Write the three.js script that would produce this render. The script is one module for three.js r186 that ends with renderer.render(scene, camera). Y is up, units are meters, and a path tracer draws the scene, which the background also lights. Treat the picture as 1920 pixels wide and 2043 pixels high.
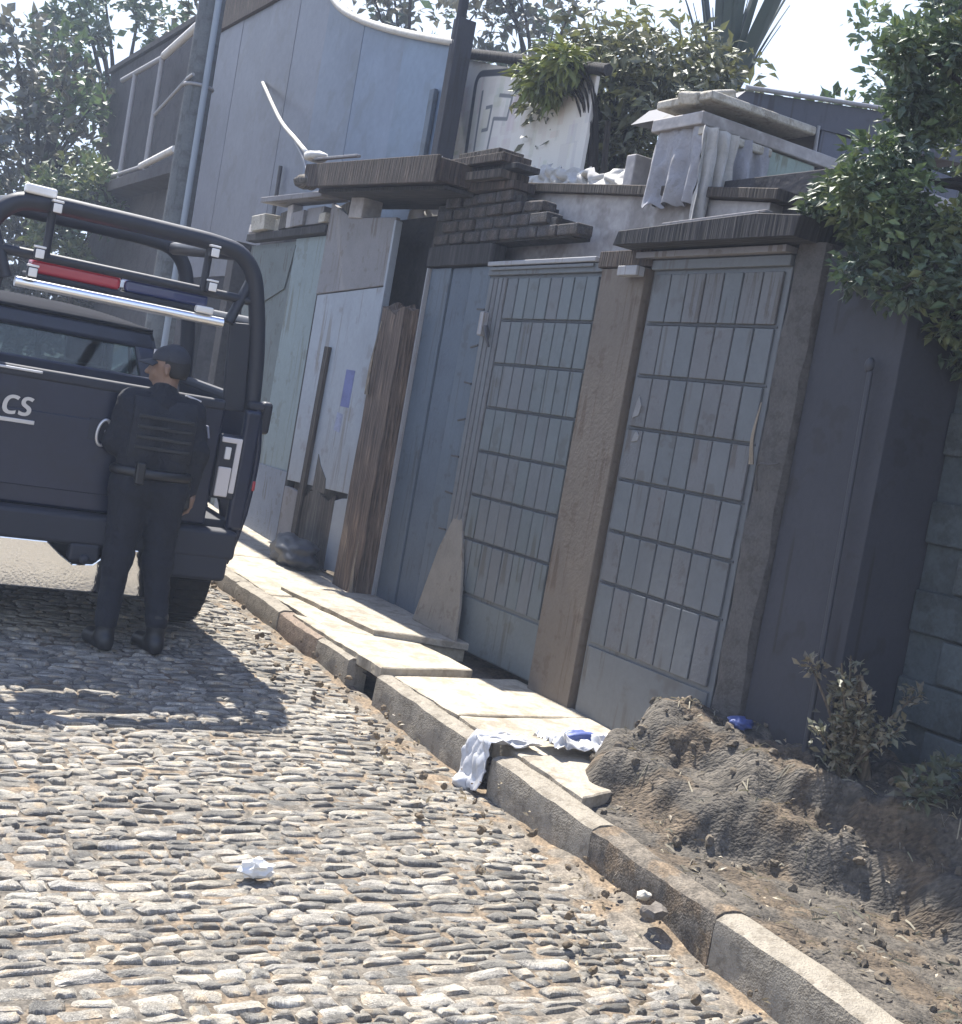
import * as THREE from 'three';
import { RoundedBoxGeometry } from 'three/addons/geometries/RoundedBoxGeometry.js';
import { TextGeometry } from 'three/addons/geometries/TextGeometry.js';
import { FontLoader } from 'three/addons/loaders/FontLoader.js';
import { MarchingCubes } from 'three/addons/objects/MarchingCubes.js';
import { ImprovedNoise } from 'three/addons/math/ImprovedNoise.js';
import { mergeGeometries, mergeVertices, toCreasedNormals } from 'three/addons/utils/BufferGeometryUtils.js';

// ---------------------------------------------------------------- camera, sky, sun, exposure
const scene = new THREE.Scene();
const D = Math.PI / 180;
const sstep = (a, b, x) => { const t = Math.min(1, Math.max(0, (x - a) / (b - a))); return t * t * (3 - 2 * t); };
const camera = new THREE.PerspectiveCamera(42.9, 962 / 1024, 0.05, 600);
camera.position.set(0, 1.9, 0);
camera.rotation.set(-3.39 * D, -30.73 * D, 10 * D, 'YXZ');
scene.add(camera);

const renderer = new THREE.WebGLRenderer({ antialias: true });
renderer.setSize(962, 1024);
renderer.toneMapping = THREE.LinearToneMapping;
renderer.toneMappingExposure = 2.65;
renderer.shadowMap.enabled = true;

const sunDir = new THREE.Vector3(-0.015, 0.866, -0.5).normalize();
{
  const W = 512, H = 256, px = new Float32Array(W * H * 4);
  for (let j = 0; j < H; j++) for (let i = 0; i < W; i++) {
    const v = (j + 0.5) / H, u = (i + 0.5) / W, el = (v - 0.5) * Math.PI, az = (u - 0.5) * 2 * Math.PI;
    const y = Math.sin(el), x = Math.cos(el) * Math.cos(az), z = Math.cos(el) * Math.sin(az);
    const k = (j * W + i) * 4;
    let r, g, b;
    if (y < 0) { r = 0.3; g = 0.29; b = 0.28; } else {
      const t = 1 - sstep(0.28, 0.95, y), c = x * sunDir.x + y * sunDir.y + z * sunDir.z;
      const halo = 0.3 * Math.pow(Math.max(0, c), 7);
      r = 0.060 + 0.33 * t + halo; g = 0.115 + 0.35 * t + halo; b = 0.33 + 0.27 * t + halo * 0.95;
    }
    px[k] = r; px[k + 1] = g; px[k + 2] = b; px[k + 3] = 1;
  }
  const sky = new THREE.DataTexture(px, W, H, THREE.RGBAFormat, THREE.FloatType);
  sky.mapping = THREE.EquirectangularReflectionMapping;
  sky.magFilter = sky.minFilter = THREE.LinearFilter; sky.needsUpdate = true;
  scene.background = sky; scene.environment = sky;
}
const sun = new THREE.DirectionalLight(new THREE.Color(1, 0.955, 0.88), 4.9);
sun.position.copy(sunDir).multiplyScalar(40).add(new THREE.Vector3(3, 0, -7));
sun.target.position.set(3, 0, -7);
sun.castShadow = true; sun.shadow.mapSize.set(4096, 4096);
Object.assign(sun.shadow.camera, { left: -25, right: 25, top: 25, bottom: -25, near: 1, far: 100 });
scene.add(sun, sun.target);

// ---------------------------------------------------------------- helpers
let seed = 7;
const srand = (s) => { seed = s >>> 0; };
const R = () => { seed = (seed + 0x6d2b79f5) | 0; let t = Math.imul(seed ^ (seed >>> 15), 1 | seed); t = (t + Math.imul(t ^ (t >>> 7), 61 | t)) ^ t; return ((t ^ (t >>> 14)) >>> 0) / 4294967296; };
const rr = (a, b) => a + (b - a) * R();
const lerp = (a, b, t) => a + (b - a) * t;
const V = (x, y, z) => new THREE.Vector3(x, y, z);
const PN = new ImprovedNoise();
const nz = (x, y, z = 0) => PN.noise(x, y, z);
const fbm = (x, y, z = 0, o = 4) => { let s = 0, a = 0.5; for (let i = 0; i < o; i++) { s += a * nz(x, y, z + i * 7.3); x *= 2.03; y *= 2.03; z *= 2.03; a *= 0.5; } return s; };
const GR = 0.057;                                   // the street climbs away from the camera
const roadY = (z, x = 0) => -GR * z - 0.055 * sstep(2.5, 3.25, x);

const used = new Map();
function numbered(n) { const k = used.get(n) || 0; used.set(n, k + 1); return k ? n + '_' + String(k).padStart(3, '0') : n; }
function thing(name, label, category, pos = [0, 0, 0], rot = [0, 0, 0], group) {
  const o = new THREE.Group(); o.name = numbered(name); o.position.set(...pos); o.rotation.set(...rot);
  o.userData = { label, category }; if (group) o.userData.group = group;
  scene.add(o); return o;
}
function setting(name, geo, m) {
  const o = geo ? new THREE.Mesh(geo, m) : new THREE.Group(); o.name = numbered(name); o.userData.kind = 'structure';
  o.castShadow = o.receiveShadow = true; scene.add(o); return o;
}
function part(name, geo, m, parent, pos, rot, scl) {
  const o = new THREE.Mesh(geo, m); o.name = name; o.castShadow = o.receiveShadow = true;
  if (pos) o.position.set(...pos); if (rot) o.rotation.set(...rot); if (scl) o.scale.set(...scl);
  parent.add(o); return o;
}
function tag(o, label, category, group) { o.userData.label = label; o.userData.category = category; if (group) o.userData.group = group; return o; }

// ---- tiling noise textures
function lattice(n, s) { srand(s); const a = new Float32Array(n * n); for (let i = 0; i < a.length; i++) a[i] = R(); return a; }
function tileNoise(size, freqX, freqY, oct, s) {
  const out = new Float32Array(size * size); let amp = 1, tot = 0;
  for (let o = 0; o < oct; o++) {
    const nx = freqX << o, ny = freqY << o, n = Math.max(nx, ny), L = lattice(n, s + o * 131);
    for (let j = 0; j < size; j++) {
      const fy = j / size * ny, y0 = Math.floor(fy), ty = fy - y0, wy = ty * ty * (3 - 2 * ty), ya = (y0 % ny) * n, yb = ((y0 + 1) % ny) * n;
      for (let i = 0; i < size; i++) {
        const fx = i / size * nx, x0 = Math.floor(fx), tx = fx - x0, wx = tx * tx * (3 - 2 * tx), xa = x0 % nx, xb = (x0 + 1) % nx;
        out[j * size + i] += amp * lerp(lerp(L[ya + xa], L[ya + xb], wx), lerp(L[yb + xa], L[yb + xb], wx), wy);
      }
    }
    tot += amp; amp *= 0.55;
  }
  for (let i = 0; i < out.length; i++) out[i] /= tot;
  return out;
}
function tex(size, fn, color = true) {
  const d = new Uint8Array(size * size * 4);
  for (let i = 0; i < size * size; i++) { const c = fn(i); for (let k = 0; k < 3; k++) d[i * 4 + k] = Math.max(0, Math.min(255, 255 * (Array.isArray(c) ? c[k] : c))); d[i * 4 + 3] = 255; }
  const t = new THREE.DataTexture(d, size, size); t.wrapS = t.wrapT = THREE.RepeatWrapping;
  t.magFilter = THREE.LinearFilter; t.minFilter = THREE.LinearMipmapLinearFilter; t.generateMipmaps = true;
  if (color) t.colorSpace = THREE.SRGBColorSpace; t.needsUpdate = true; return t;
}
const S = 512;
const nA = tileNoise(S, 4, 4, 7, 11), nB = tileNoise(S, 64, 64, 3, 23), nC = tileNoise(S, 48, 3, 4, 37), nD = tileNoise(S, 3, 3, 4, 53), nE = tileNoise(S, 12, 12, 5, 71);
const mixc = (a, b, t) => a.map((v, k) => v + (b[k] - v) * t);
const T = {
  stone: tex(S, (i) => { const v = 0.72 + 0.75 * (nA[i] - 0.5) + 0.40 * (nB[i] - 0.5); return mixc([v * 1.01, v, v * 0.975], [v * 1.05, v * 0.985, v * 0.89], sstep(0.5, 0.75, nD[i])); }),
  concrete: tex(S, (i) => { const st = sstep(0.52, 0.70, nE[i]); const v = 0.84 + 0.2 * (nA[i] - 0.5) + 0.16 * (nB[i] - 0.5); return mixc([v, v * 0.985, v * 0.95], [v * 0.76, v * 0.73, v * 0.68], st * 0.55); }),
  paint: tex(S, (i) => { const run = sstep(0.56, 0.74, nC[i]) * sstep(0.4, 0.62, nD[i]); const v = 0.86 + 0.14 * (nA[i] - 0.5) + 0.06 * (nB[i] - 0.5); return mixc([v, v, v], [v * 0.66, v * 0.56, v * 0.46], run * 0.42 + 0.25 * sstep(0.64, 0.76, nE[i])); }),
  wood: tex(S, (i) => { const v = 0.62 + 0.65 * (nC[i] - 0.5) + 0.2 * (nA[i] - 0.5); return [v * 1.02, v * 0.99, v * 0.96]; }),
  dirt: tex(S, (i) => { const v = 0.66 + 0.5 * (nE[i] - 0.5) + 0.4 * (nB[i] - 0.5); return mixc([v, v * 0.975, v * 0.94], [v * 1.08, v * 0.99, v * 0.88], sstep(0.45, 0.6, nD[i])); }),
  cloth: tex(S, (i) => { const v = 0.85 + 0.2 * (nA[i] - 0.5) + 0.1 * (nB[i] - 0.5); return mixc([v, v, v], [v * 0.8, v * 0.76, v * 0.68], sstep(0.55, 0.72, nE[i]) * 0.25); }),
  bump: tex(S, (i) => 0.5 * nE[i] + 0.5 * nB[i], false),
  bumpWood: tex(S, (i) => nC[i], false),
};
function withRepeat(t, m) { if (!m) return t; const c = t.clone(); c.repeat.set(1 / m, 1 / m); c.needsUpdate = true; return c; }
const repCache = new Map();
const rep = (k, m) => { const id = k + m; if (!repCache.has(id)) repCache.set(id, withRepeat(T[k], m)); return repCache.get(id); };
// c is the linear base colour before the texture
function mat(c, { map, tile = 1.4, rough = 0.85, metal = 0, bump = 0, bumpKey = 'bump', ...more } = {}) {
  const o = { color: new THREE.Color().setRGB(...c), roughness: rough, metalness: metal, ...more };
  if (map) o.map = rep(map, tile);
  if (bump) { o.bumpMap = rep(bumpKey, tile); o.bumpScale = bump; }
  return new THREE.MeshPhysicalMaterial(o);
}
function boxUV(g, off = true) {
  const p = g.attributes.position, n = g.attributes.normal, uv = new Float32Array(p.count * 2), a = off ? R() * 3 : 0, b = off ? R() * 3 : 0;
  for (let i = 0; i < p.count; i++) {
    const nx = Math.abs(n.getX(i)), ny = Math.abs(n.getY(i)), nzz = Math.abs(n.getZ(i));
    let u, v;
    if (nx >= ny && nx >= nzz) { u = p.getZ(i); v = p.getY(i); } else if (ny >= nzz) { u = p.getX(i); v = p.getZ(i); } else { u = p.getX(i); v = p.getY(i); }
    uv[i * 2] = u + a; uv[i * 2 + 1] = v + b;
  }
  g.setAttribute('uv', new THREE.BufferAttribute(uv, 2)); return g;
}
const rbox = (w, h, d, r = 0.008, seg = 2) => boxUV(new RoundedBoxGeometry(w, h, d, seg, Math.min(r, w * 0.45, h * 0.45, d * 0.45)));
const move = (g, x, y, z) => { g.translate(x, y, z); return g; };
// a slab on the street front: its visible face looks towards -x and stands at X
const fbox = (z0, z1, y0, y1, X, th, r = 0.006) => move(rbox(th, y1 - y0, Math.abs(z1 - z0), r), X + th / 2, (y0 + y1) / 2, (z0 + z1) / 2);
function strip(geos) { return mergeGeometries(geos.map((g) => { const h = g.index ? g.toNonIndexed() : g; for (const k of Object.keys(h.attributes)) if (!['position', 'normal', 'uv'].includes(k)) h.deleteAttribute(k); return h; })); }
// outline [[z, y], ...] extruded towards +x from X
function zyShape(pts, X, th, bevel = 0.004) {
  const s = new THREE.Shape(pts.map(([z, y]) => new THREE.Vector2(-z, y)));
  const g = new THREE.ExtrudeGeometry(s, { depth: th, bevelEnabled: bevel > 0, bevelSize: bevel, bevelThickness: bevel, bevelSegments: 1 });
  g.rotateY(Math.PI / 2); g.translate(X, 0, 0); return boxUV(g);       // shape x = -z, depth -> +x
}
function tube(pts, r, seg = 24, rad = 8, closed = false) {
  return boxUV(new THREE.TubeGeometry(new THREE.CatmullRomCurve3(pts.map((p) => (p.isVector3 ? p : V(...p))), closed, 'centripetal'), seg, r, rad, closed));
}
function taper(pts, r0, r1, seg = 12, rad = 7, wob = 0) {
  const c = new THREE.CatmullRomCurve3(pts.map((p) => V(...p))), g = new THREE.TubeGeometry(c, seg, 1, rad, false), p = g.attributes.position;
  for (let i = 0; i <= seg; i++) {
    const ctr = c.getPointAt(i / seg), r = lerp(r0, r1, i / seg);
    for (let j = 0; j <= rad; j++) { const k = i * (rad + 1) + j, w = 1 + wob * nz(ctr.x * 3 + Math.cos(j / rad * 6.283) * 1.3, ctr.y * 3, Math.sin(j / rad * 6.283) * 1.3); p.setXYZ(k, ctr.x + (p.getX(k) - ctr.x) * r * w, ctr.y + (p.getY(k) - ctr.y) * r * w, ctr.z + (p.getZ(k) - ctr.z) * r * w); }
  }
  g.computeVertexNormals(); return boxUV(g);
}
// a sheet of cells; f(u, v) gives [x, y, z]
function sheet(nu, nv, f) {
  const pos = [], uv = [], idx = [];
  for (let j = 0; j <= nv; j++) for (let i = 0; i <= nu; i++) { pos.push(...f(i / nu, j / nv)); uv.push(i / nu, j / nv); }
  for (let j = 0; j < nv; j++) for (let i = 0; i < nu; i++) { const a = j * (nu + 1) + i, b = a + 1, c = a + nu + 1, d = c + 1; idx.push(a, c, b, b, c, d); }
  const g = new THREE.BufferGeometry(); g.setAttribute('position', new THREE.Float32BufferAttribute(pos, 3)); g.setAttribute('uv', new THREE.Float32BufferAttribute(uv, 2)); g.setIndex(idx); g.computeVertexNormals(); return g;
}
// the same sheet with a back face and edges
function thickSheet(nu, nv, f, t) {
  const a = sheet(nu, nv, f), p = a.attributes.position, n = a.attributes.normal, W = nu + 1;
  const pos = [...p.array], idx = [...a.index.array], N = p.count;
  for (let i = 0; i < N; i++) pos.push(p.getX(i) - n.getX(i) * t, p.getY(i) - n.getY(i) * t, p.getZ(i) - n.getZ(i) * t);
  for (let i = 0; i < a.index.count; i += 3) idx.push(idx[i] + N, idx[i + 2] + N, idx[i + 1] + N);
  const rim = []; for (let i = 0; i <= nu; i++) rim.push(i); for (let j = 1; j <= nv; j++) rim.push(j * W + nu); for (let i = nu - 1; i >= 0; i--) rim.push(nv * W + i); for (let j = nv - 1; j > 0; j--) rim.push(j * W);
  for (let k = 0; k < rim.length; k++) { const q = rim[k], s = rim[(k + 1) % rim.length]; idx.push(q, s, q + N, s, s + N, q + N); }
  const g = new THREE.BufferGeometry(); g.setAttribute('position', new THREE.Float32BufferAttribute(pos, 3)); g.setIndex(idx); g.computeVertexNormals();
  return boxUV(g);
}
function lump(rx, ry, rz, amp, freq, s, det = 3) {
  const g = mergeVertices(new THREE.IcosahedronGeometry(1, det).deleteAttribute('uv').deleteAttribute('normal')), p = g.attributes.position;
  for (let i = 0; i < p.count; i++) { const x = p.getX(i), y = p.getY(i), z = p.getZ(i), k = 1 + amp * fbm(x * freq + s, y * freq, z * freq + s * 2, 3) * 2; p.setXYZ(i, x * rx * k, y * ry * k, z * rz * k); }
  g.computeVertexNormals(); return boxUV(g);
}
// signed-distance figure: bones [ax, ay, az, ra, bx, by, bz, rb]
function sdfMesh(bones, c, size, res, k, extra) {
  const mc = new MarchingCubes(res, new THREE.MeshStandardMaterial(), false, false, 160000); mc.isolation = 0;
  const h = res / 2, f = mc.field;
  const B = bones.map((b) => { const dx = b[4] - b[0], dy = b[5] - b[1], dz = b[6] - b[2]; return [...b, dx, dy, dz, 1 / Math.max(1e-9, dx * dx + dy * dy + dz * dz)]; });
  for (let z = 0; z < res; z++) for (let y = 0; y < res; y++) for (let x = 0; x < res; x++) {
    const X = c[0] + (x - h) / h * size, Y = c[1] + (y - h) / h * size, Z = c[2] + (z - h) / h * size;
    let d = 9;
    for (const b of B) {
      const px = X - b[0], py = Y - b[1], pz = Z - b[2]; let t = (px * b[8] + py * b[9] + pz * b[10]) * b[11]; t = t < 0 ? 0 : t > 1 ? 1 : t;
      const qx = px - b[8] * t, qy = py - b[9] * t, qz = pz - b[10] * t, e = Math.sqrt(qx * qx + qy * qy + qz * qz) - b[3] - (b[7] - b[3]) * t;
      const hh = Math.max(k - Math.abs(d - e), 0) / k; d = Math.min(d, e) - hh * hh * k * 0.25;
    }
    if (extra) d = extra(d, X, Y, Z);
    f[z * res * res + y * res + x] = -d;
  }
  mc.update();
  const n = mc.count, pos = new Float32Array(n * 3);
  for (let i = 0; i < n; i++) for (let a = 0; a < 3; a++) pos[i * 3 + a] = c[a] + mc.positionArray[i * 3 + a] * size;
  let g = new THREE.BufferGeometry(); g.setAttribute('position', new THREE.BufferAttribute(pos, 3));
  g = mergeVertices(g, size / res * 0.02); g.computeVertexNormals(); return boxUV(g, false);
}
const line3 = (a, b) => V(...b).sub(V(...a));
function bar(a, b, r, rad = 8, r2) {                      // straight round bar between two points
  const d = line3(a, b), L = d.length(), g = new THREE.CylinderGeometry(r2 ?? r, r, L, rad); g.translate(0, L / 2, 0);
  g.applyQuaternion(new THREE.Quaternion().setFromUnitVectors(V(0, 1, 0), d.normalize())); g.translate(...a); return boxUV(g);
}

// ---------------------------------------------------------------- ground, road, kerb, pavement
const M = {
  earth: mat([0.20, 0.165, 0.125], { map: 'dirt', tile: 0.9, rough: 0.95, bump: 0.012 }),
  bedding: mat([0.33, 0.305, 0.265], { map: 'dirt', tile: 0.5, rough: 0.95, bump: 0.008 }),
  sand: mat([0.36, 0.325, 0.275], { map: 'dirt', tile: 0.45, rough: 0.95, bump: 0.006 }),
  concrete: mat([0.50, 0.455, 0.385], { map: 'concrete', tile: 0.9, rough: 0.8, bump: 0.006 }),
  concreteDark: mat([0.20, 0.18, 0.165], { map: 'concrete', tile: 0.6, rough: 0.9, bump: 0.008 }),
  kerb: mat([0.36, 0.33, 0.285], { map: 'concrete', tile: 0.35, rough: 0.85, bump: 0.009 }),
  mound: mat([0.185, 0.17, 0.148], { map: 'dirt', tile: 0.75, rough: 0.97, bump: 0.02 }),
};
{
  const g = sheet(60, 80, (u, v) => { const x = lerp(-70, 90, u), z = lerp(40, -160, v); return [x, roadY(Math.max(z, -60)) - 0.16 + 0.05 * fbm(x * 0.2, z * 0.2), z]; });
  const p = g.attributes.position, uv = g.attributes.uv; for (let i = 0; i < p.count; i++) uv.setXY(i, p.getX(i), p.getZ(i));
  setting('ground', g, M.earth);
}
const road = setting('road');
{
  const g = sheet(120, 320, (u, v) => { const x = lerp(-6.0, 3.32, u), z = lerp(2, -26, v); return [x, roadY(z, x) - 0.0065 + 0.022 * fbm(x * 0.9, z * 0.9, 5) + 0.010 * fbm(x * 4, z * 4, 2), z]; });
  const p = g.attributes.position, uv = g.attributes.uv; for (let i = 0; i < p.count; i++) uv.setXY(i, p.getX(i), p.getZ(i));
  part('bedding', g, M.bedding, road);
}
// one cobble: an uneven split stone with a skirt, about 50 triangles
function cobbleGeo(s) {
  const nu = 4, nv = 3;
  srand(900 + s * 17);
  const jx = [], bend = rr(-0.12, 0.12), sk = rr(-0.10, 0.10), lean = rr(-0.25, 0.25), leanv = rr(-0.4, 0.4), cut = [rr(0, 0.22), rr(0, 0.22), rr(0, 0.22), rr(0, 0.22)];
  for (let k = 0; k < 60; k++) jx.push(rr(-1, 1));
  const pw = (a, e) => Math.sign(a) * Math.pow(Math.abs(a), e);
  const g = sheet(nu, nv, (u, v) => {
    const a0 = (u - 0.5) * 2, b0 = (v - 0.5) * 2, k = Math.round(u * nu) + Math.round(v * nv) * (nu + 1);
    const edge = Math.max(Math.abs(a0), Math.abs(b0)) > 0.99, a = pw(a0, 0.55), b = pw(b0, 0.35);
    const c = cut[(a0 > 0 ? 1 : 0) + (b0 > 0 ? 2 : 0)] * Math.abs(a0 * b0);
    const x = 0.5 * a * (1 - c) + sk * b * 0.5 + 0.05 * jx[k], z = -0.5 * b * (1 - c) + bend * a * a + 0.06 * jx[k + 19];
    const y = (edge ? -0.20 : 0.10) + 0.10 * jx[(k * 7) % 40] + lean * a * 0.2 + leanv * b * 0.2;
    return [x, y, z];
  });
  const p = g.attributes.position, rim = []; const W = nu + 1;
  for (let i = 0; i <= nu; i++) rim.push(i); for (let j = 1; j <= nv; j++) rim.push(j * W + nu); for (let i = nu - 1; i >= 0; i--) rim.push(nv * W + i); for (let j = nv - 1; j > 0; j--) rim.push(j * W);
  const pos = [...p.array], idx = [...g.index.array], N = p.count;
  for (const q of rim) pos.push(p.getX(q) * 1.04, p.getY(q) - 0.9, p.getZ(q) * 1.04);
  for (let k = 0; k < rim.length; k++) { const a = rim[k], b = rim[(k + 1) % rim.length], c = N + k, d = N + (k + 1) % rim.length; idx.push(a, b, c, b, d, c); }
  let h = new THREE.BufferGeometry(); h.setAttribute('position', new THREE.Float32BufferAttribute(pos, 3)); h.setIndex(idx);
  const uv = new Float32Array(pos.length / 3 * 2), ou = R() * 2, ov = R() * 2; for (let i = 0; i < pos.length / 3; i++) { uv[2 * i] = pos[i * 3] * 0.14 + ou; uv[2 * i + 1] = pos[i * 3 + 2] * 0.09 + pos[i * 3 + 1] * 0.04 + ov; }
  h.setAttribute('uv', new THREE.BufferAttribute(uv, 2)); h.scale(0.11, 0.030, 0.054); h.computeVertexNormals(); h = toCreasedNormals(h, 1.0); h.scale(1 / 0.11, 1 / 0.030, 1 / 0.054); return h;
}
{
  const geos = []; for (let i = 0; i < 20; i++) geos.push(cobbleGeo(i));
  const tones = [[0.24, 0.23, 0.21], [0.33, 0.315, 0.285], [0.43, 0.405, 0.36], [0.49, 0.45, 0.385], [0.49, 0.465, 0.425], [0.56, 0.53, 0.475], [0.60, 0.56, 0.49], [0.66, 0.63, 0.565]];
  const mats = tones.map((c) => mat(c, { map: 'stone', tile: 0.22, rough: 0.58, bump: 0.009 }));
  camera.updateMatrixWorld(); camera.updateProjectionMatrix();
  srand(4242);
  const list = [];
  for (let z = 1.2, row = 0; z > -17; row++) {
    const dz = rr(0.040, 0.068) * (z > -10 ? 1 : 1.4);
    for (let x = -1.9 + rr(0, 0.2); x < 3.24;) {
      const w = (0.055 + 0.14 * Math.pow(R(), 1.4)) * (z > -10 ? 1 : 1.4); if (x + w > 3.30) break;
      const wave = 0.06 * Math.sin(x * 1.1 + row * 0.05) + 0.05 * nz(x * 2.3, row * 0.35) + rr(-0.010, 0.010);
      list.push({ x: x + w / 2, z: z - dz / 2 + wave, w: w - rr(0.004, 0.014), d: dz * rr(0.62, 1.16) - 0.004, g: Math.floor(R() * 20), t: Math.floor(Math.min(7, Math.max(0, 4 + 3.2 * fbm(x * 1.4, z * 1.4, 33, 2) * 2 + rr(-3.2, 3.2)))), ry: rr(-0.16, 0.16) + (R() < 0.5 ? Math.PI : 0), rx: rr(-0.10, 0.12), rz: rr(-0.05, 0.05), h: rr(0.022, 0.036), dy: rr(-0.0055, 0.0055) + 0.022 * fbm(x * 0.9, z * 0.9, 5) });
      x += w;
    }
    z -= dz;
  }
  const q = V(0, 0, 0);
  for (const s of list) { q.set(s.x, roadY(s.z, s.x), s.z); s.dist = q.distanceTo(camera.position); const c = q.clone().project(camera); s.seen = c.z < 1 && Math.abs(c.x) < 1 && Math.abs(c.y) < 1 && s.z < 0; }
  const near = new Set(list.filter((s) => s.seen).sort((a, b) => a.dist - b.dist).slice(0, 300));
  const m4 = new THREE.Matrix4(), eu = new THREE.Euler(), qt = new THREE.Quaternion(), rest = [];
  for (const s of list) {
    const y = roadY(s.z, s.x) + 0.001 + s.dy;
    if (near.has(s)) part('cobblestone', geos[s.g], mats[s.t], road, [s.x, y, s.z], [s.rx + Math.atan(GR) * 1, s.ry, s.rz], [s.w, s.h, s.d]);
    else {
      m4.compose(V(s.x, y, s.z), qt.setFromEuler(eu.set(s.rx + Math.atan(GR), s.ry, s.rz)), V(s.w, s.h, s.d));
      const g = geos[s.g].clone().applyMatrix4(m4), c = tones[s.t], n = g.attributes.position.count, col = new Float32Array(n * 3);
      for (let i = 0; i < n; i++) col.set(c, i * 3); g.setAttribute('color', new THREE.BufferAttribute(col, 3)); rest.push(g);
    }
  }
  const m = mat([1, 1, 1], { map: 'stone', tile: 0.22, rough: 0.58, bump: 0.009 }); m.vertexColors = true;
  const f = part('cobblestone_field', mergeGeometries(rest), m, road); f.userData.kind = 'stuff';
}
// sand and litter washed against the kerb; the stones poke through it
{
  const g = sheet(60, 360, (u, v) => {
    const x = lerp(2.2, 3.36, u), z = lerp(0.5, -13, v);
    const edge = sstep(2.45 + 0.35 * fbm(z * 0.8, 3, 1), 3.2, x);
    return [x, roadY(z, x) - 0.035 + 0.022 * fbm(x * 0.9, z * 0.9, 5) + 0.034 * edge + 0.028 * fbm(x * 5, z * 5, 9) + 0.05 * sstep(3.05, 3.36, x) * sstep(-4.6, -4.25, z) * (1 - sstep(-3.8, -3.4, z)), z];
  });
  const p = g.attributes.position, uv = g.attributes.uv; for (let i = 0; i < p.count; i++) uv.setXY(i, p.getX(i), p.getZ(i));
  setting('gutter_sand', g, M.sand);
}
// kerb stones
const kerb = setting('kerb');
function kerbStone(z0, z1, y0, y1, m, wob, th = 0.13, dx = 0) {
  const L = Math.abs(z1 - z0), g = mergeVertices(new THREE.BoxGeometry(th, 0.4, L, 4, 7, Math.max(4, Math.round(L / 0.05))).deleteAttribute('uv').deleteAttribute('normal')), p = g.attributes.position;
  for (let i = 0; i < p.count; i++) {
    let x = p.getX(i), y = p.getY(i), z = p.getZ(i); const t = (z + L / 2) / L;                       // t 0 at z0 (nearer z), 1 at far end
    const ex = Math.abs(x) / (th / 2), ey = y / 0.2;
    if (ey > 0.9 && ex > 0.9) { y -= 0.014; x *= 0.94; }
    const n = fbm(z * 6 + z0 * 3, y * 7, x * 9 + 4, 3);
    x += n * wob * 0.9; y += n * wob * (ey > 0.3 ? 1 : 0.2) + fbm(z * 2.2 + z0, 8, 1, 2) * wob;
    p.setXYZ(i, 3.3 + th / 2 + x + dx, y - 0.2 + lerp(y0, y1, t), z + (z0 + z1) / 2);
  }
  g.computeVertexNormals(); part('kerb_stone', boxUV(toCreasedNormals(g, 0.7)), m, kerb);
}
// far to near: z0 is the far end, z1 the near end
kerbStone(-9.6, -8.75, 0.60, 0.57, M.kerb, 0.012);
kerbStone(-8.74, -7.88, 0.57, 0.54, M.kerb, 0.012);
kerbStone(-7.87, -7.22, 0.525, 0.505, mat([0.30, 0.235, 0.19], { map: 'concrete', tile: 0.35, rough: 0.9, bump: 0.009 }), 0.012);
kerbStone(-7.21, -6.74, 0.505, 0.49, M.kerb, 0.012);
kerbStone(-6.36, -5.27, 0.485, 0.440, M.kerb, 0.014);
kerbStone(-5.06, -4.22, 0.425, 0.382, M.kerb, 0.014, 0.15);
kerbStone(-4.215, -3.42, 0.380, 0.340, mat([0.30, 0.27, 0.23], { map: 'dirt', tile: 0.4, rough: 0.95, bump: 0.01 }), 0.02, 0.15);
kerbStone(-3.415, -2.50, 0.340, 0.295, M.kerb, 0.014, 0.16);
kerbStone(-2.495, -1.6, 0.295, 0.25, M.kerb, 0.014, 0.18);
kerbStone(-1.595, -0.7, 0.25, 0.2, M.kerb, 0.014, 0.18);
kerbStone(-0.695, 0.4, 0.2, 0.15, M.kerb, 0.014, 0.18);
// pavement slabs, broken and stepped
const pavement = setting('pavement');
function slab(pts, y0, y1, th, m, s, tiltX = 0) {
  // pts: outline [x, z]; triangulated over a fine grid so that the surface can wave
  const sh = new THREE.Shape(pts.map(([x, z]) => new THREE.Vector2(x, -z)));
  const rough = []; const P = sh.getPoints(); for (let i = 0; i < P.length; i++) { const a = P[i], b = P[(i + 1) % P.length], n = Math.max(1, Math.round(a.distanceTo(b) / 0.07)); for (let k = 0; k < n; k++) { const q = a.clone().lerp(b, k / n), w = 0.018; rough.push(new THREE.Vector2(q.x + w * nz(q.x * 7, q.y * 7, s), q.y + w * nz(q.x * 7, q.y * 7, s + 9))); } }
  const g = new THREE.ExtrudeGeometry(new THREE.Shape(rough), { depth: th - 0.012, bevelEnabled: true, bevelSize: 0.008, bevelThickness: 0.006, bevelSegments: 1 });
  g.rotateX(-Math.PI / 2);
  const p = g.attributes.position;
  for (let i = 0; i < p.count; i++) { const z = p.getZ(i), x = p.getX(i), t = (z - pts[0][1]) / (pts[2][1] - pts[0][1]); p.setY(i, p.getY(i) - th + 0.006 + lerp(y0, y1, t) + tiltX * (x - 3.8) + 0.012 * fbm(x * 2, z * 2, s, 2)); }
  g.computeVertexNormals(); part('slab', boxUV(g), m, pavement);
}
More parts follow.
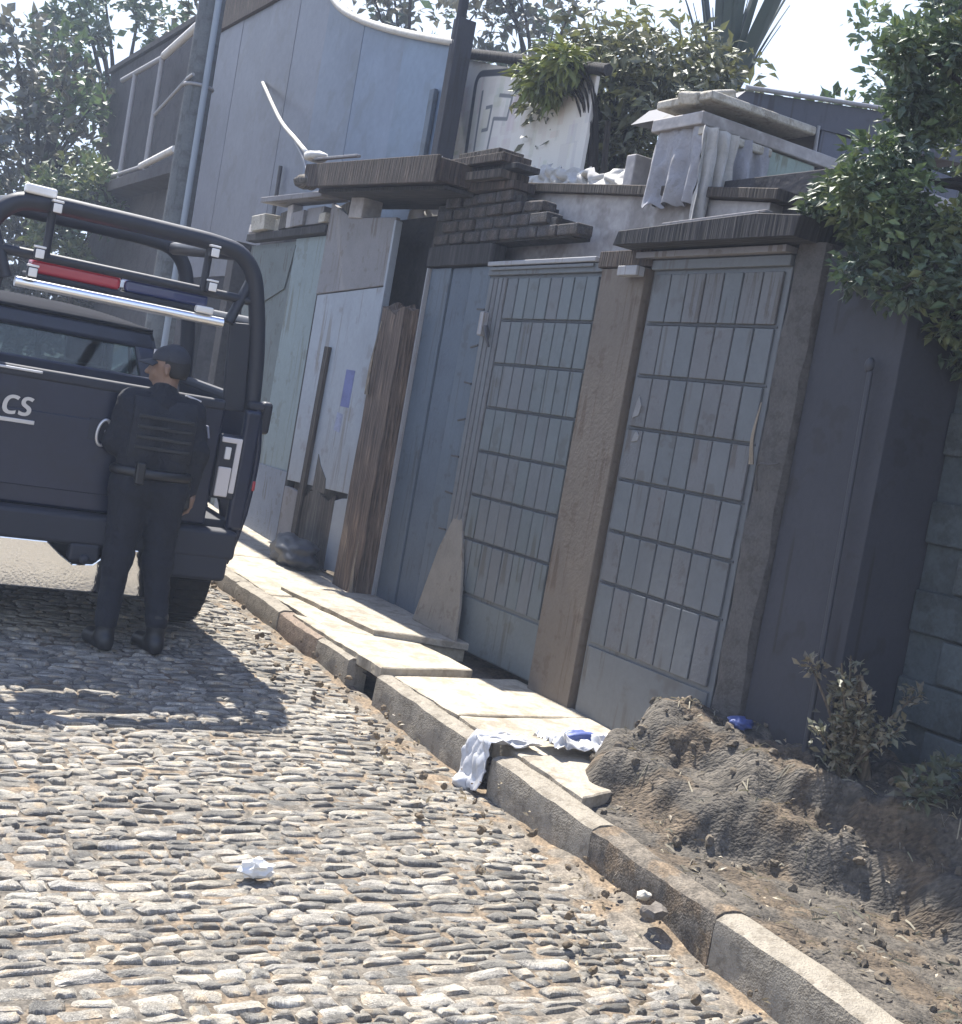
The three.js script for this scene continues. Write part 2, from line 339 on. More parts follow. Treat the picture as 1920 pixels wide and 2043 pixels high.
{
  const fill = sheet(30, 160, (u, v) => { const x = lerp(3.40, 4.62, u), z = lerp(0.6, -26, v); const y = z < -9 ? roadY(z) - 0.02 : z > -5.0 ? 0.05 : lerp(0.05, 0.40, sstep(-5.0, -5.3, z)) + 0.09 * sstep(-6, -9, z); return [x, y + 0.02 * fbm(x * 4, z * 4, 3), z]; });
  const p = fill.attributes.position, uv = fill.attributes.uv; for (let i = 0; i < p.count; i++) uv.setXY(i, p.getX(i), p.getZ(i));
  part('subsoil', fill, M.earth, pavement);
  const c2 = mat([0.53, 0.48, 0.40], { map: 'concrete', tile: 1.1, rough: 0.8, bump: 0.007 }), c3 = mat([0.46, 0.42, 0.36], { map: 'concrete', tile: 0.8, rough: 0.82, bump: 0.007 });
  slab([[3.44, -14.5], [4.34, -14.5], [4.34, -11.6], [3.44, -11.6]], 0.86, 0.68, 0.14, c3, 1);
  slab([[3.44, -11.55], [4.34, -11.55], [4.34, -9.9], [3.44, -9.9]], 0.68, 0.60, 0.14, M.concrete, 2);
  slab([[3.45, -9.86], [4.34, -9.86], [4.34, -8.55], [3.45, -8.4]], 0.60, 0.555, 0.13, c2, 3);
  slab([[3.45, -8.36], [4.30, -8.5], [4.30, -7.15], [3.45, -7.35]], 0.55, 0.53, 0.13, M.concrete, 4);
  slab([[3.36, -7.75], [3.98, -7.31], [4.02, -6.55], [3.36, -6.42]], 0.535, 0.515, 0.07, c2, 5, -0.01);
  slab([[3.60, -8.6], [4.34, -8.6], [4.34, -7.08], [3.72, -7.3]], 0.585, 0.565, 0.05, c3, 6);
  slab([[3.44, -6.40], [4.32, -6.5], [4.32, -5.72], [3.44, -5.66]], 0.475, 0.465, 0.12, c2, 7);
  slab([[3.44, -5.63], [4.32, -5.69], [4.28, -5.18], [3.44, -5.02]], 0.462, 0.445, 0.12, M.concrete, 8);
  slab([[3.44, -4.99], [3.86, -5.1], [3.70, -4.62], [3.44, -4.5]], 0.44, 0.42, 0.10, c3, 9);
}
// heap of earth against the gates
const footLine = [[-5.6, 4.15], [-5.15, 3.95], [-4.7, 3.56], [-4.1, 3.68], [-3.6, 3.98], [-3.2, 4.18], [-2.4, 4.34], [1, 4.5]];
const footAt = (z) => { for (let i = 0; i < footLine.length - 1; i++) if (z <= footLine[i + 1][0]) return lerp(footLine[i][1], footLine[i + 1][1], Math.max(0, (z - footLine[i][0]) / (footLine[i + 1][0] - footLine[i][0]))); return 4.5; };
const moundY = (x, z) => {
  const foot = footAt(z) + 0.16 * fbm(x * 1.3, z * 2.2, 4, 3);
  const along = sstep(-5.4, -4.85, z) * (1 - sstep(-1.6, 0.2, z));
  const wide = lerp(0.55, 0.26, sstep(-4.2, -3.3, z));
  // eroded ledges: soft terraces with ridges running down the slope
  const lay = fbm(x * 1.7 + 3, z * 1.3, 8, 3), q = (x - foot) / wide + 0.5 * lay;
  const h0 = 0.22 * sstep(0, 0.38, q) + 0.17 * sstep(0.52, 0.85, q) + 0.10 * sstep(1.0, 2.6, q);
  const rid = 1 - Math.abs(fbm(x * 2.6 + 0.8 * nz(z * 1.6, x), z * 3.2, 1.7, 4)) * 3.2;
  const h = along * (h0 + sstep(-0.2, 0.4, q) * (0.042 * (rid - 0.55) + 0.05 * fbm(x * 5 + 2 * lay, z * 2.2, 31, 3) + 0.024 * fbm(x * 13, z * 8, 14, 4))) + 0.034 * fbm(x * 6, z * 6, 2, 5);
  const base = (z > -3.5 ? lerp(0.16, 0.335, Math.min(1, Math.max(0, -z / 3.5))) : 0.335) + 0.055 * sstep(-4.2, -5, z);
  return base + h + 0.05 * Math.max(0, fbm(x * 5, z * 5, 21, 3)) * sstep(3.5, 3.7, x) - 2.2 * Math.max(0, 3.46 - x);
};
{
  const g = sheet(170, 420, (u, v) => { const x = lerp(3.36, 5.6, u), z = lerp(0.6, -5.35, v); return [x + 0.03 * nz(x * 8, z * 8, 3), moundY(x, z), z + 0.03 * nz(x * 8, z * 8, 6)]; });
  const p = g.attributes.position, uv = g.attributes.uv; const p2 = g.attributes.position, uv2 = g.attributes.uv; for (let i = 0; i < p2.count; i++) uv2.setXY(i, p2.getX(i) * 1.25 + p2.getY(i) * 0.35, p2.getZ(i) - p2.getY(i) * 0.7);
  setting('earth_mound', g, M.mound);
}

// ---------------------------------------------------------------- street front: doors, gates, walls
Object.assign(M, {
  gate: mat([0.160, 0.172, 0.180], { map: 'paint', tile: 1.6, rough: 0.55, bump: 0.002 }),
  gate2: mat([0.152, 0.168, 0.178], { map: 'paint', tile: 1.1, rough: 0.6, bump: 0.002 }),
  gate3: mat([0.165, 0.170, 0.176], { map: 'paint', tile: 0.8, rough: 0.65, bump: 0.003 }),
  gateRib: mat([0.085, 0.09, 0.098], { map: 'paint', tile: 0.7, rough: 0.7 }),
  gateB: mat([0.150, 0.176, 0.184], { map: 'paint', tile: 1.3, rough: 0.55, bump: 0.002 }),
  brownPaint: mat([0.19, 0.155, 0.12], { map: 'paint', tile: 0.9, rough: 0.7, bump: 0.003 }),
  navy: mat([0.11, 0.145, 0.185], { map: 'paint', tile: 1.2, rough: 0.6, bump: 0.002 }),
  navyDark: mat([0.046, 0.047, 0.058], { map: 'paint', tile: 1.5, rough: 0.75, bump: 0.004 }),
  darkGreenWall: mat([0.085, 0.108, 0.125], { map: 'concrete', tile: 1.3, rough: 0.9, bump: 0.012 }),
  teal: mat([0.255, 0.32, 0.325], { map: 'paint', tile: 1.5, rough: 0.6, bump: 0.003 }),
  tealOld: mat([0.17, 0.20, 0.195], { map: 'paint', tile: 0.7, rough: 0.8, bump: 0.004 }),
  paleSheet: mat([0.36, 0.40, 0.45], { map: 'paint', tile: 2.0, rough: 0.5, bump: 0.002 }),
  paleOld: mat([0.27, 0.26, 0.265], { map: 'paint', tile: 0.9, rough: 0.7, bump: 0.003 }),
  rotten: mat([0.17, 0.148, 0.125], { map: 'wood', tile: 0.6, rough: 0.95, bump: 0.008, bumpKey: 'bumpWood' }),
  rottenPale: mat([0.25, 0.235, 0.21], { map: 'wood', tile: 0.6, rough: 0.95, bump: 0.006, bumpKey: 'bumpWood' }),
  timber: mat([0.15, 0.115, 0.092], { map: 'wood', tile: 0.5, rough: 0.9, bump: 0.012, bumpKey: 'bumpWood' }),
  timberDark: mat([0.078, 0.076, 0.080], { map: 'wood', tile: 0.7, rough: 0.9, bump: 0.006, bumpKey: 'bumpWood' }),
  splinter: mat([0.60, 0.53, 0.42], { map: 'wood', tile: 0.3, rough: 0.8 }),
  ply: mat([0.30, 0.265, 0.215], { map: 'paint', tile: 0.7, rough: 0.85, bump: 0.004 }),
  brick: mat([0.14, 0.138, 0.15], { map: 'dirt', tile: 0.4, rough: 0.95, bump: 0.006 }),
  brick2: mat([0.12, 0.122, 0.138], { map: 'dirt', tile: 0.4, rough: 0.95, bump: 0.006 }),
  mortar: mat([0.085, 0.085, 0.088], { map: 'dirt', tile: 0.5, rough: 0.95, bump: 0.006 }),
  plaster: mat([0.55, 0.54, 0.57], { map: 'concrete', tile: 2.2, rough: 0.9, bump: 0.004 }),
  plasterPale: mat([0.62, 0.60, 0.55], { map: 'concrete', tile: 0.7, rough: 0.9, bump: 0.008 }),
  dark: mat([0.04, 0.04, 0.045], { map: 'concrete', tile: 1, rough: 0.95, bump: 0.006 }),
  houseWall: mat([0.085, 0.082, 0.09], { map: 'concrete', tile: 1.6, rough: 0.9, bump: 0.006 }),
  pipe: mat([0.40, 0.40, 0.41], { map: 'paint', tile: 0.6, rough: 0.55 }),
  whitePaint: mat([0.75, 0.74, 0.71], { map: 'paint', tile: 0.7, rough: 0.6 }),
  rope: mat([0.72, 0.70, 0.64], { map: 'cloth', tile: 0.4, rough: 0.9 }),
  tarp: mat([0.66, 0.64, 0.60], { map: 'cloth', tile: 0.8, rough: 0.8, side: THREE.DoubleSide, transmission: 0.12, thickness: 0 }),
  tarpGrey: mat([0.42, 0.42, 0.45], { map: 'cloth', tile: 0.7, rough: 0.85, side: THREE.DoubleSide }),
  poleConcrete: mat([0.155, 0.175, 0.195], { map: 'concrete', tile: 1.0, rough: 0.9, bump: 0.004 }),
  plasticDark: mat([0.035, 0.037, 0.045], { rough: 0.6 }),
  iron: mat([0.10, 0.095, 0.095], { map: 'paint', tile: 0.5, rough: 0.6, metal: 0.3 }),
});
const XF = 4.30;
srand(31);
scene.fog = new THREE.FogExp2(0xb8c4d8, 0.0035);   // dusty backlit air
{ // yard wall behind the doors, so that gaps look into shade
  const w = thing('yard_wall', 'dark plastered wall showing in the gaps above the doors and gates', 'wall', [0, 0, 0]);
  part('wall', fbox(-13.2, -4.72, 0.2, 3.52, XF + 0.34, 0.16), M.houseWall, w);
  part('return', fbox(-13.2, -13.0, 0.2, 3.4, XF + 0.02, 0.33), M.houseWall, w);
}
{ // greenish sheet panels beside the truck
  const w = thing('panel_fence', 'worn pale green sheet panel standing next to the black pickup', 'panel');
  part('sheet', fbox(-12.6, -11.42, 0.60, 3.34, XF + 0.05, 0.03), M.tealOld, w);
  part('sheet', fbox(-11.40, -10.66, 0.60, 3.36, XF + 0.04, 0.03), M.teal, w);
  part('patch', zyShape([[-12.1, 2.75], [-11.5, 2.9], [-11.38, 3.3], [-12.3, 3.3]], XF + 0.036, 0.006, 0.001), M.tealOld, w);
  part('base_board', fbox(-12.4, -10.66, 0.56, 1.28, XF + 0.026, 0.014), mat([0.26, 0.29, 0.34], { map: 'paint', tile: 0.7, rough: 0.8, bump: 0.004 }), w);
  part('post', fbox(-10.66, -10.60, 0.55, 3.36, XF + 0.02, 0.07), M.timberDark, w);
  part('top_rail', fbox(-12.6, -10.60, 3.37, 3.44, XF - 0.02, 0.1), M.timberDark, w);
}
srand(77);
{ // odd pieces of board and rubble along the top of the panels
  const w = thing('board_scraps', 'pale broken board scraps heaped along the top of the green sheet panel', 'boards');
  let z = -12.7;
  while (z < -10.0) {
    const L = rr(0.16, 0.5), h = rr(0.08, 0.22);
    part('board', rbox(rr(0.08, 0.2), h, L, 0.01), [M.plasterPale, M.paleOld, M.rottenPale, M.plaster][Math.floor(R() * 4)], w, [XF + 0.05 + rr(-0.05, 0.05), 3.455 + h / 2, z + L / 2], [rr(-0.1, 0.1), rr(-0.15, 0.15), rr(-0.08, 0.08)]);
    z += L * rr(0.8, 1.1);
  }
  part('ledge_board', rbox(0.26, 0.05, 1.5, 0.008), M.paleOld, w, [XF + 0.0, 3.70, -11.3], [0.03, 0, 0.04]);
}
{ // pale door sheet
  const w = thing('sheet_door', 'pale blue sheet door with rotten base and a small blue poster', 'door');
  part('upper_sheet', zyShape([[-10.58, 2.84], [-9.24, 2.90], [-9.24, 3.42], [-10.1, 3.46], [-10.56, 3.62]], XF - 0.01, 0.03), M.paleOld, w);
  part('main_sheet', zyShape([[-10.56, 1.22], [-9.25, 1.26], [-9.24, 2.885], [-10.57, 2.825]], XF, 0.03), M.paleSheet, w);
  part('batten', rbox(0.035, 1.72, 0.085, 0.006), M.rotten, w, [XF - 0.02, 1.53, -10.14], [0.03, 0, 0]);
  const low = [[-10.57, -10.28, 'paleOld'], [-10.27, -10.0, 'rotten'], [-9.99, -9.76, 'rottenPale'], [-9.75, -9.5, 'rotten'], [-9.49, -9.25, 'paleSheet']];
  for (const [a, b, k] of low) part('base_board', zyShape([[a, 0.60 + rr(0, 0.05)], [b, 0.58 + rr(0, 0.06)], [b, 1.20 + rr(-0.1, 0.02)], [(a + b) / 2, 1.20 + rr(-0.12, 0.02)], [a, 1.20 + rr(-0.1, 0.02)]], XF - 0.006, 0.028), M[k], w);
  part('base_board', zyShape([[-9.98, 1.2], [-9.72, 1.2], [-9.75, 1.32], [-9.9, 1.42], [-9.97, 1.5]], XF - 0.008, 0.006, 0.001), M.rottenPale, w);
  part('edge_trim', fbox(-9.25, -9.215, 0.6, 3.40, XF - 0.02, 0.06), M.paleSheet, w);
  const pm = mat([0.16, 0.19, 0.42], { map: 'cloth', tile: 0.5, rough: 0.7 });
  part('poster', rbox(0.004, 0.30, 0.17, 0.001), pm, w, [XF - 0.004, 2.07, -9.62], [0.02, 0, 0]);
  part('poster_scrap', rbox(0.004, 0.15, 0.12, 0.001), mat([0.36, 0.40, 0.56], { map: 'cloth', tile: 0.5, rough: 0.7 }), w, [XF - 0.004, 1.79, -9.69], [0.1, 0, 0]);
}
{ // big timber post
  const g = mergeVertices(new THREE.BoxGeometry(0.2, 2.25, 0.42, 5, 36, 8).deleteAttribute('uv').deleteAttribute('normal')), p = g.attributes.position;
  for (let i = 0; i < p.count; i++) { const x = p.getX(i), y = p.getY(i), z = p.getZ(i), t = (y + 1.125) / 2.25; const top = t > 0.97 ? 0.10 * nz(z * 9, x * 5, 2) - 0.03 : 0; p.setXYZ(i, (x + 0.022 * fbm(z * 14, y * 1.1, x * 3, 3)) * lerp(1.05, 0.85, t), y + top, z * lerp(1.02, 0.9, t) + 0.018 * fbm(x * 12, y * 1.6, 3, 3)); }
  g.computeVertexNormals();
  const w = thing('timber_post', 'thick weathered brown timber post beside the pale sheet door', 'post', [XF - 0.02, 1.62, -8.82]);
  part('post', boxUV(toCreasedNormals(g, 0.8)), mat([0.30, 0.225, 0.175], { map: 'wood', tile: 0.5, rough: 0.9, bump: 0.012, bumpKey: 'bumpWood' }), w);
  part('splinter', taper([[-0.12, 0.42, -0.14], [-0.13, 0.66, -0.13], [-0.11, 0.98, -0.11]], 0.018, 0.004, 8, 5, 0.4), M.splinter, w);
  part('splinter', taper([[-0.12, -1.05, 0.18], [-0.13, -0.85, 0.17], [-0.12, -0.66, 0.16]], 0.02, 0.004, 8, 5, 0.4), M.splinter, w);
}
{ // dark plank door between the post and the gate
  const w = thing('plank_door', 'dark blue plank door between the timber post and grey gate', 'door');
  const zs = [-8.58, -8.27, -7.98, -7.70];
  for (let i = 0; i < 3; i++) part('plank', fbox(zs[i] + 0.006, zs[i + 1] - 0.006, 0.57, 3.02, XF + 0.03 + [0.0, 0.012, 0.004][i], 0.035), [M.navy, mat([0.105, 0.138, 0.18], { map: 'paint', tile: 0.9, rough: 0.65, bump: 0.003 }), M.navy][i], w);
  part('jamb', fbox(-8.60, -8.585, 0.56, 3.02, XF + 0.0, 0.08), M.pipe, w);
  part('lintel', fbox(-8.62, -7.70, 3.03, 3.17, XF + 0.0, 0.12), M.timberDark, w);
  for (let k = 0; k < 9; k++) part('wire_tie', rbox(0.012, 0.014, 0.10, 0.004), M.iron, w, [XF - 0.0, 0.72 + k * 0.25, -7.70], [rr(-0.2, 0.2), 0, 0]);
}
// gate leaves with rows of stamped panels
const rows = [2.93, 2.65, 2.362, 2.074, 1.786, 1.498, 1.21, 0.86];
function gateLeaf(label, z0, z1, cols, zc0, zc1, base, tones, baseY) {
  const w = thing('gate_leaf', label, 'gate');
  part('back_sheet', fbox(z0, z1, baseY, 3.0, XF + 0.012, 0.02), base, w);
  const cw = (zc1 - zc0) / cols, pg = [], hs = [];
  for (let r = 0; r < 7; r++) {
    const h = rows[r] - rows[r + 1] - 0.020; 
    for (let v = 0; v < 2; v++) { const g = rbox(0.016, h, cw - 0.011, 0.005, 1); hs.push(g); }
    for (let c = 0; c < cols; c++) {
      const g = hs[r * 2 + (c + r) % 2], dep = XF + 0.004 + 0.0035 * nz(c * 1.7 + z0, r * 2.3, 4);
      part('panel', g, tones[Math.floor(R() * tones.length)], w, [dep, (rows[r] + rows[r + 1]) / 2 + 0.001, zc0 + cw * (c + 0.5)], [0, 0, rr(-0.012, 0.012)]);
    }
  }
  for (let r = 1; r < 7; r++) part('rail', fbox(zc0 - 0.01, zc1 + 0.01, rows[r] - 0.005, rows[r] + 0.005, XF + 0.006, 0.008, 0.002), M.gateRib, w);
  part('bottom_sheet', fbox(zc0 - 0.01, zc1 + 0.01, baseY + 0.01, 0.845, XF + 0.0, 0.014, 0.004), tones[0], w);
  part('top_rail', fbox(z0, z1, 2.945, 3.0, XF - 0.012, 0.03), base, w);
  return w;
}
srand(88);
const gl = gateLeaf('grey blue metal gate leaf beside the dark blue plank door', -7.66, -6.33, 8, -7.40, -6.36, M.gate2, [M.gateB, M.gateB, M.gate2, M.gate], 0.50);
for (let k = 0; k < 4; k++) part('stile_strip', fbox(-7.65 + k * 0.06, -7.60 + k * 0.06, 0.52, 2.93, XF + 0.001, 0.013, 0.004), [M.gate, M.gate3][k % 2], gl);
part('latch', rbox(0.05, 0.16, 0.05, 0.01), M.pipe, gl, [XF - 0.02, 2.62, -7.60]);
part('latch_tail', taper([[XF - 0.02, 2.6, -7.56], [XF - 0.03, 2.52, -7.50], [XF - 0.02, 2.47, -7.47]], 0.02, 0.008, 6, 5), M.iron, gl);
const grt = gateLeaf('grey ribbed metal gate leaf behind the earth heap', -5.865, -4.775, 7, -5.83, -4.81, M.gate, [M.gate, M.gate3, M.gate3, M.gate2], 0.42);
for (const [z, y, h, wd] of [[-5.76, 2.19, 0.12, 0.035], [-5.73, 2.03, 0.06, 0.035]])
  part('bare_metal_patch', zyShape([[z - wd, y - h * 0.5], [z + wd * 0.4, y - h * 0.35], [z + wd * 0.7, y + h * 0.1], [z - wd * 0.2, y + h * 0.5], [z - wd * 0.6, y + h * 0.2]], XF - 0.009, 0.004, 0.001), mat([0.28, 0.28, 0.28], { map: 'paint', tile: 0.3, rough: 0.6 }), grt);
{
  const w = thing('gate_post', 'plain brown painted post between the two gate leaves', 'post');
  part('post', fbox(-6.325, -5.90, 0.44, 2.96, XF - 0.02, 0.08), M.brownPaint, w);
  part('cap', fbox(-6.36, -5.86, 2.965, 3.06, XF - 0.03, 0.1), M.timber, w);
  const s = thing('door_frame_strip', 'thin pale metal strip along the top of the left gate opening', 'strip');
  s.userData.label = 'thin pale metal strip over the gate leaf beside the plank door';
  part('strip', fbox(-7.66, -6.40, 3.005, 3.035, XF - 0.03, 0.05), M.pipe, s);
  part('lower_lip', fbox(-7.62, -6.42, 2.975, 2.997, XF - 0.026, 0.012), M.gate, s);
}
{ // post and wall at the near end
  const w = thing('gate_pillar', 'grey rendered pillar with flaking edges at the end of the gates', 'pillar');
  const g = mergeVertices(new THREE.BoxGeometry(0.16, 2.7, 0.20, 3, 34, 6).deleteAttribute('uv').deleteAttribute('normal')), p = g.attributes.position;
  for (let i = 0; i < p.count; i++) { const x = p.getX(i), y = p.getY(i), z = p.getZ(i), e = (Math.abs(x) > 0.07 ? 1 : 0) * (Math.abs(z) > 0.09 ? 1 : 0); const n = fbm(x * 9, y * 5, z * 9, 3); p.setXYZ(i, x * (1 - e * 0.12) + 0.02 * n, y, z * (1 - e * 0.10) + 0.025 * n); }
  g.computeVertexNormals(); part('pillar', boxUV(toCreasedNormals(g, 0.7)), mat([0.115, 0.11, 0.112], { map: 'concrete', tile: 0.6, rough: 0.9, bump: 0.008 }), w, [XF + 0.07, 1.7, -4.66]);
  part('splinter', taper([[XF - 0.03, 1.98, -4.76], [XF - 0.05, 2.1, -4.765], [XF - 0.03, 2.28, -4.77]], 0.014, 0.003, 8, 5, 0.3), M.splinter, w);
  part('wire_end', tube([[XF - 0.02, 1.86, -4.70], [XF - 0.06, 1.98, -4.68], [XF - 0.08, 1.99, -4.58], [XF - 0.10, 2.0, -4.50]], 0.005, 20, 5), M.iron, w);
  const v = thing('end_wall', 'dark rendered wall with an upright pipe beside the gate pillar', 'wall');
  part('wall', fbox(-4.555, -4.02, 0.3, 3.02, XF + 0.03, 0.46), M.navyDark, v);
  part('wall', fbox(-4.02, 2.0, 0.1, 3.0, XF + 0.42, 0.2), M.darkGreenWall, v);
  srand(717); const bg = [0, 1, 2].map((k) => rbox(0.06, 0.192 + k * 0.002, 0.392 - k * 0.004, 0.012, 1)), bm = [M.darkGreenWall, mat([0.078, 0.10, 0.115], { map: 'concrete', tile: 0.9, rough: 0.9, bump: 0.01 }), mat([0.092, 0.11, 0.122], { map: 'concrete', tile: 0.7, rough: 0.9, bump: 0.01 })];
  for (let r = 0; r < 12; r++) for (let z = -3.82 + (r % 2) * 0.2; z < -1.4; z += 0.4) part('block', bg[Math.floor(R() * 3)], bm[Math.floor(R() * 3)], v, [XF + 0.42 + rr(-0.004, 0.004), 0.66 + r * 0.2, z]);
  part('pipe', bar([XF - 0.02, 0.55, -4.08], [XF - 0.02, 2.46, -4.13], 0.013), M.plasticDark, v);
  part('pipe_cap', lump(0.022, 0.035, 0.022, 0.25, 2, 1, 2), M.plasticDark, v, [XF - 0.02, 2.49, -4.14]);
}
{ // plywood triangle leaning on the leaf
  const g = zyShape([[-7.74, 0.0], [-7.13, -0.02], [-7.19, 0.20], [-7.31, 0.47], [-7.46, 0.74], [-7.56, 0.78], [-7.66, 0.52]], 0, 0.015, 0.002);
  const w = part('plywood_offcut', g, M.ply, scene, [XF - 0.085, 0.58, 0], [0, 0, -0.12]); w.name = 'plywood_offcut';
  tag(w, 'triangular tan plywood offcut leaning against the foot of the gate', 'plywood');
}
// ---------------------------------------------------------------- above the gates
srand(55);
{ // broken dark brickwork stepping down in front of the pale parapet
  const w = thing('brick_wall', 'dark broken brick wall stepping down above the gate leaf', 'wall');
  part('mortar', zyShape([[-8.64, 3.18], [-6.80, 3.18], [-6.80, 3.22], [-7.0, 3.22], [-7.0, 3.31], [-7.22, 3.31], [-7.22, 3.40], [-7.48, 3.40], [-7.48, 3.48], [-8.64, 3.48]], XF + 0.035, 0.14, 0.002), M.mortar, w);
  const bl = 0.225, bh = 0.075, bg = [rbox(0.12, bh, bl, 0.012, 1), rbox(0.12, bh, bl * 0.96, 0.016, 1), rbox(0.12, bh * 0.96, bl, 0.010, 1)];
  const ends = [-6.70, -6.92, -7.06, -7.38];
  for (let r = 0; r < 4; r++) for (let z = -8.5 + (r % 2) * 0.12; z < ends[r] - 0.08; z += bl + 0.014)
    part('brick', bg[Math.floor(R() * 3)], R() < 0.5 ? M.brick : M.brick2, w, [XF + 0.075 + rr(-0.012, 0.012), 3.225 + r * (bh + 0.012), z], [rr(-0.02, 0.02), rr(-0.05, 0.05), rr(-0.02, 0.02)]);
}
{
  const w = thing('timber_stack', 'short brown boards stacked on the broken brick wall', 'boards');
  let y = 3.53;
  for (let k = 0; k < 5; k++) { const h = rr(0.035, 0.06), L = rr(0.75, 0.95) - (k > 3 ? 0.25 : 0); part('board', rbox(rr(0.16, 0.24), h, L, 0.006, 1), [M.timber, M.rotten, M.timberDark][k % 3], w, [XF + 0.03 + rr(-0.04, 0.04), y + h / 2, -7.98 + rr(-0.06, 0.06)], [0.02, rr(-0.05, 0.05), 0]); y += h + 0.004; }
}
{ // pale parapet behind
  const w = thing('parapet', 'pale lilac plastered parapet above the gates with dark coping', 'wall');
  part('wall', zyShape([[-8.0, 3.0], [-5.3, 3.0], [-5.3, 3.34], [-8.0, 3.60]], XF + 0.25, 0.16), M.plaster, w);
  part('coping', zyShape([[-8.1, 3.605], [-5.2, 3.345], [-5.2, 3.395], [-8.1, 3.655]], XF + 0.20, 0.26), M.rotten, w);
}
{ // tilted canopy over the near gate leaf
  const w = thing('canopy_board', 'weathered tilted canopy boards over the ribbed gate leaf', 'canopy');
  part('board', zyShape([[-6.05, 3.06], [-4.62, 3.05], [-4.60, 3.14], [-4.9, 3.165], [-6.02, 3.13]], XF - 0.16, 0.36), M.timberDark, w);
  part('trim', fbox(-5.98, -4.78, 3.005, 3.04, XF - 0.05, 0.1), M.paleOld, w);
  part('brace', fbox(-6.06, -5.88, 2.90, 2.955, XF - 0.10, 0.06), M.pipe, w);
  part('top_edge', rbox(0.05, 0.016, 0.8, 0.004, 1), M.paleOld, w, [XF - 0.13, 3.165, -5.25], [-0.03, 0, 0]);
  part('top_edge', rbox(0.04, 0.014, 0.16, 0.004, 1), M.whitePaint, w, [XF + 0.05, 3.19, -5.72]);
}
{ // porch roof
  const w = thing('porch_roof', 'brown porch roof with pale top edge over the sheet doors', 'roof', [0, 0, 0]);
  const slope = Math.atan(0.062);
  const put = (n, g, m, x, y, z) => part(n, g, m, w, [x, y, z], [slope, 0, 0]);
  put('slab', rbox(0.74, 0.16, 2.42, 0.012), M.timber, 4.37, 3.70, -9.28);
  put('fascia', rbox(0.03, 0.19, 2.44, 0.006), M.timber, 3.985, 3.695, -9.28);
  put('top_edge', rbox(0.045, 0.022, 1.36, 0.005), M.whitePaint, 3.995, 3.745, -8.76);
  put('top_edge', rbox(0.04, 0.02, 1.02, 0.005), M.paleOld, 3.995, 3.875, -9.98);
  put('ceiling', rbox(0.60, 0.03, 2.3, 0.006), M.timberDark, 4.38, 3.59, -9.25);
  part('end_block', lump(0.1, 0.06, 0.12, 0.2, 2, 3, 2), M.rottenPale, w, [4.0, 3.72, -10.5]);
}
{ // sheet metal hoarding behind the porch
  const w = thing('sheet_hoarding', 'tall grey to blue sheet hoarding with sagging top edge', 'hoarding');
  const topAt = (z) => z < -13.3 ? 6.33 : z < -12.9 ? lerp(6.25, 6.0, (z + 13.3) / 0.4) : lerp(6.0, 5.03, Math.pow((z + 12.9) / 2.95, 0.72));
  const cols = [[0.20, 0.205, 0.24], [0.21, 0.215, 0.245], [0.215, 0.22, 0.255], [0.21, 0.225, 0.27], [0.19, 0.23, 0.30], [0.175, 0.23, 0.32], [0.165, 0.235, 0.335]];
  const zs = [-16.9, -15.8, -14.8, -13.9, -13.0, -12.0, -11.0, -9.98];
  for (let i = 0; i < 7; i++) {
    const a = zs[i], b = zs[i + 1] - 0.004, pts = [[a, 3.2], [b, 3.2]];
    for (let k = 0; k <= 6; k++) { const z = lerp(b, a, k / 6); pts.push([z, topAt(z)]); }
    part('sheet', zyShape(pts, 4.9 + (i % 2) * 0.004, 0.02, 0.001), mat(cols[i], { map: 'cloth', tile: 3, rough: 0.45 }), w);
  }
  const c = []; for (let k = 0; k <= 14; k++) { const z = lerp(-13.6, -9.9, k / 14); c.push([4.87, (z < -12.9 ? lerp(6.45, 6.0, (z + 13.6) / 0.7) : topAt(z)) + 0.03, z]); }
  part('top_rope', tube(c, 0.036, 60, 7), M.rope, w);
  part('eave', fbox(-17.2, -13.35, 6.34, 6.78, 4.86, 0.3), M.timber, w);
  part('post', fbox(-9.97, -9.86, 3.3, 5.25, 4.84, 0.16), M.navyDark, w);
  part('post', fbox(-10.22, -10.13, 3.3, 4.7, 4.85, 0.04), M.navy, w);
  part('post', bar([4.88, 4.9, -9.92], [4.86, 6.4, -9.88], 0.045), M.navyDark, w);
  for (const [z, y0, y1] of [[-13.55, 3.6, 4.35], [-11.5, 3.8, 4.15]]) part('rod', bar([4.86, y0, z], [4.86, y1, z - 0.03], 0.022, 6), M.iron, w);
  for (const z of [-16, -13, -10.2]) part('prop', bar([5.0, 0.3, z], [5.0, 5.0, z], 0.05, 6), M.timberDark, w);
}
{ // loose cords hanging in front of the hoarding
  const w = thing('hanging_cord', 'pair of pale loose cords hanging onto the porch roof', 'cord');
  part('cord', tube([[4.87, 5.40, -14.65], [4.6, 4.71, -13.08], [4.35, 4.317, -11.86], [4.05, 3.925, -10.56]], 0.02, 40, 6), M.rope, w);
  part('cord', tube([[4.36, 4.30, -11.9], [4.2, 4.05, -11.2], [4.02, 3.80, -10.55]], 0.012, 24, 6), M.pipe, w);
  part('knot', lump(0.09, 0.045, 0.16, 0.2, 2, 5, 2), M.whitePaint, w, [4.02, 3.93, -10.42]);
}
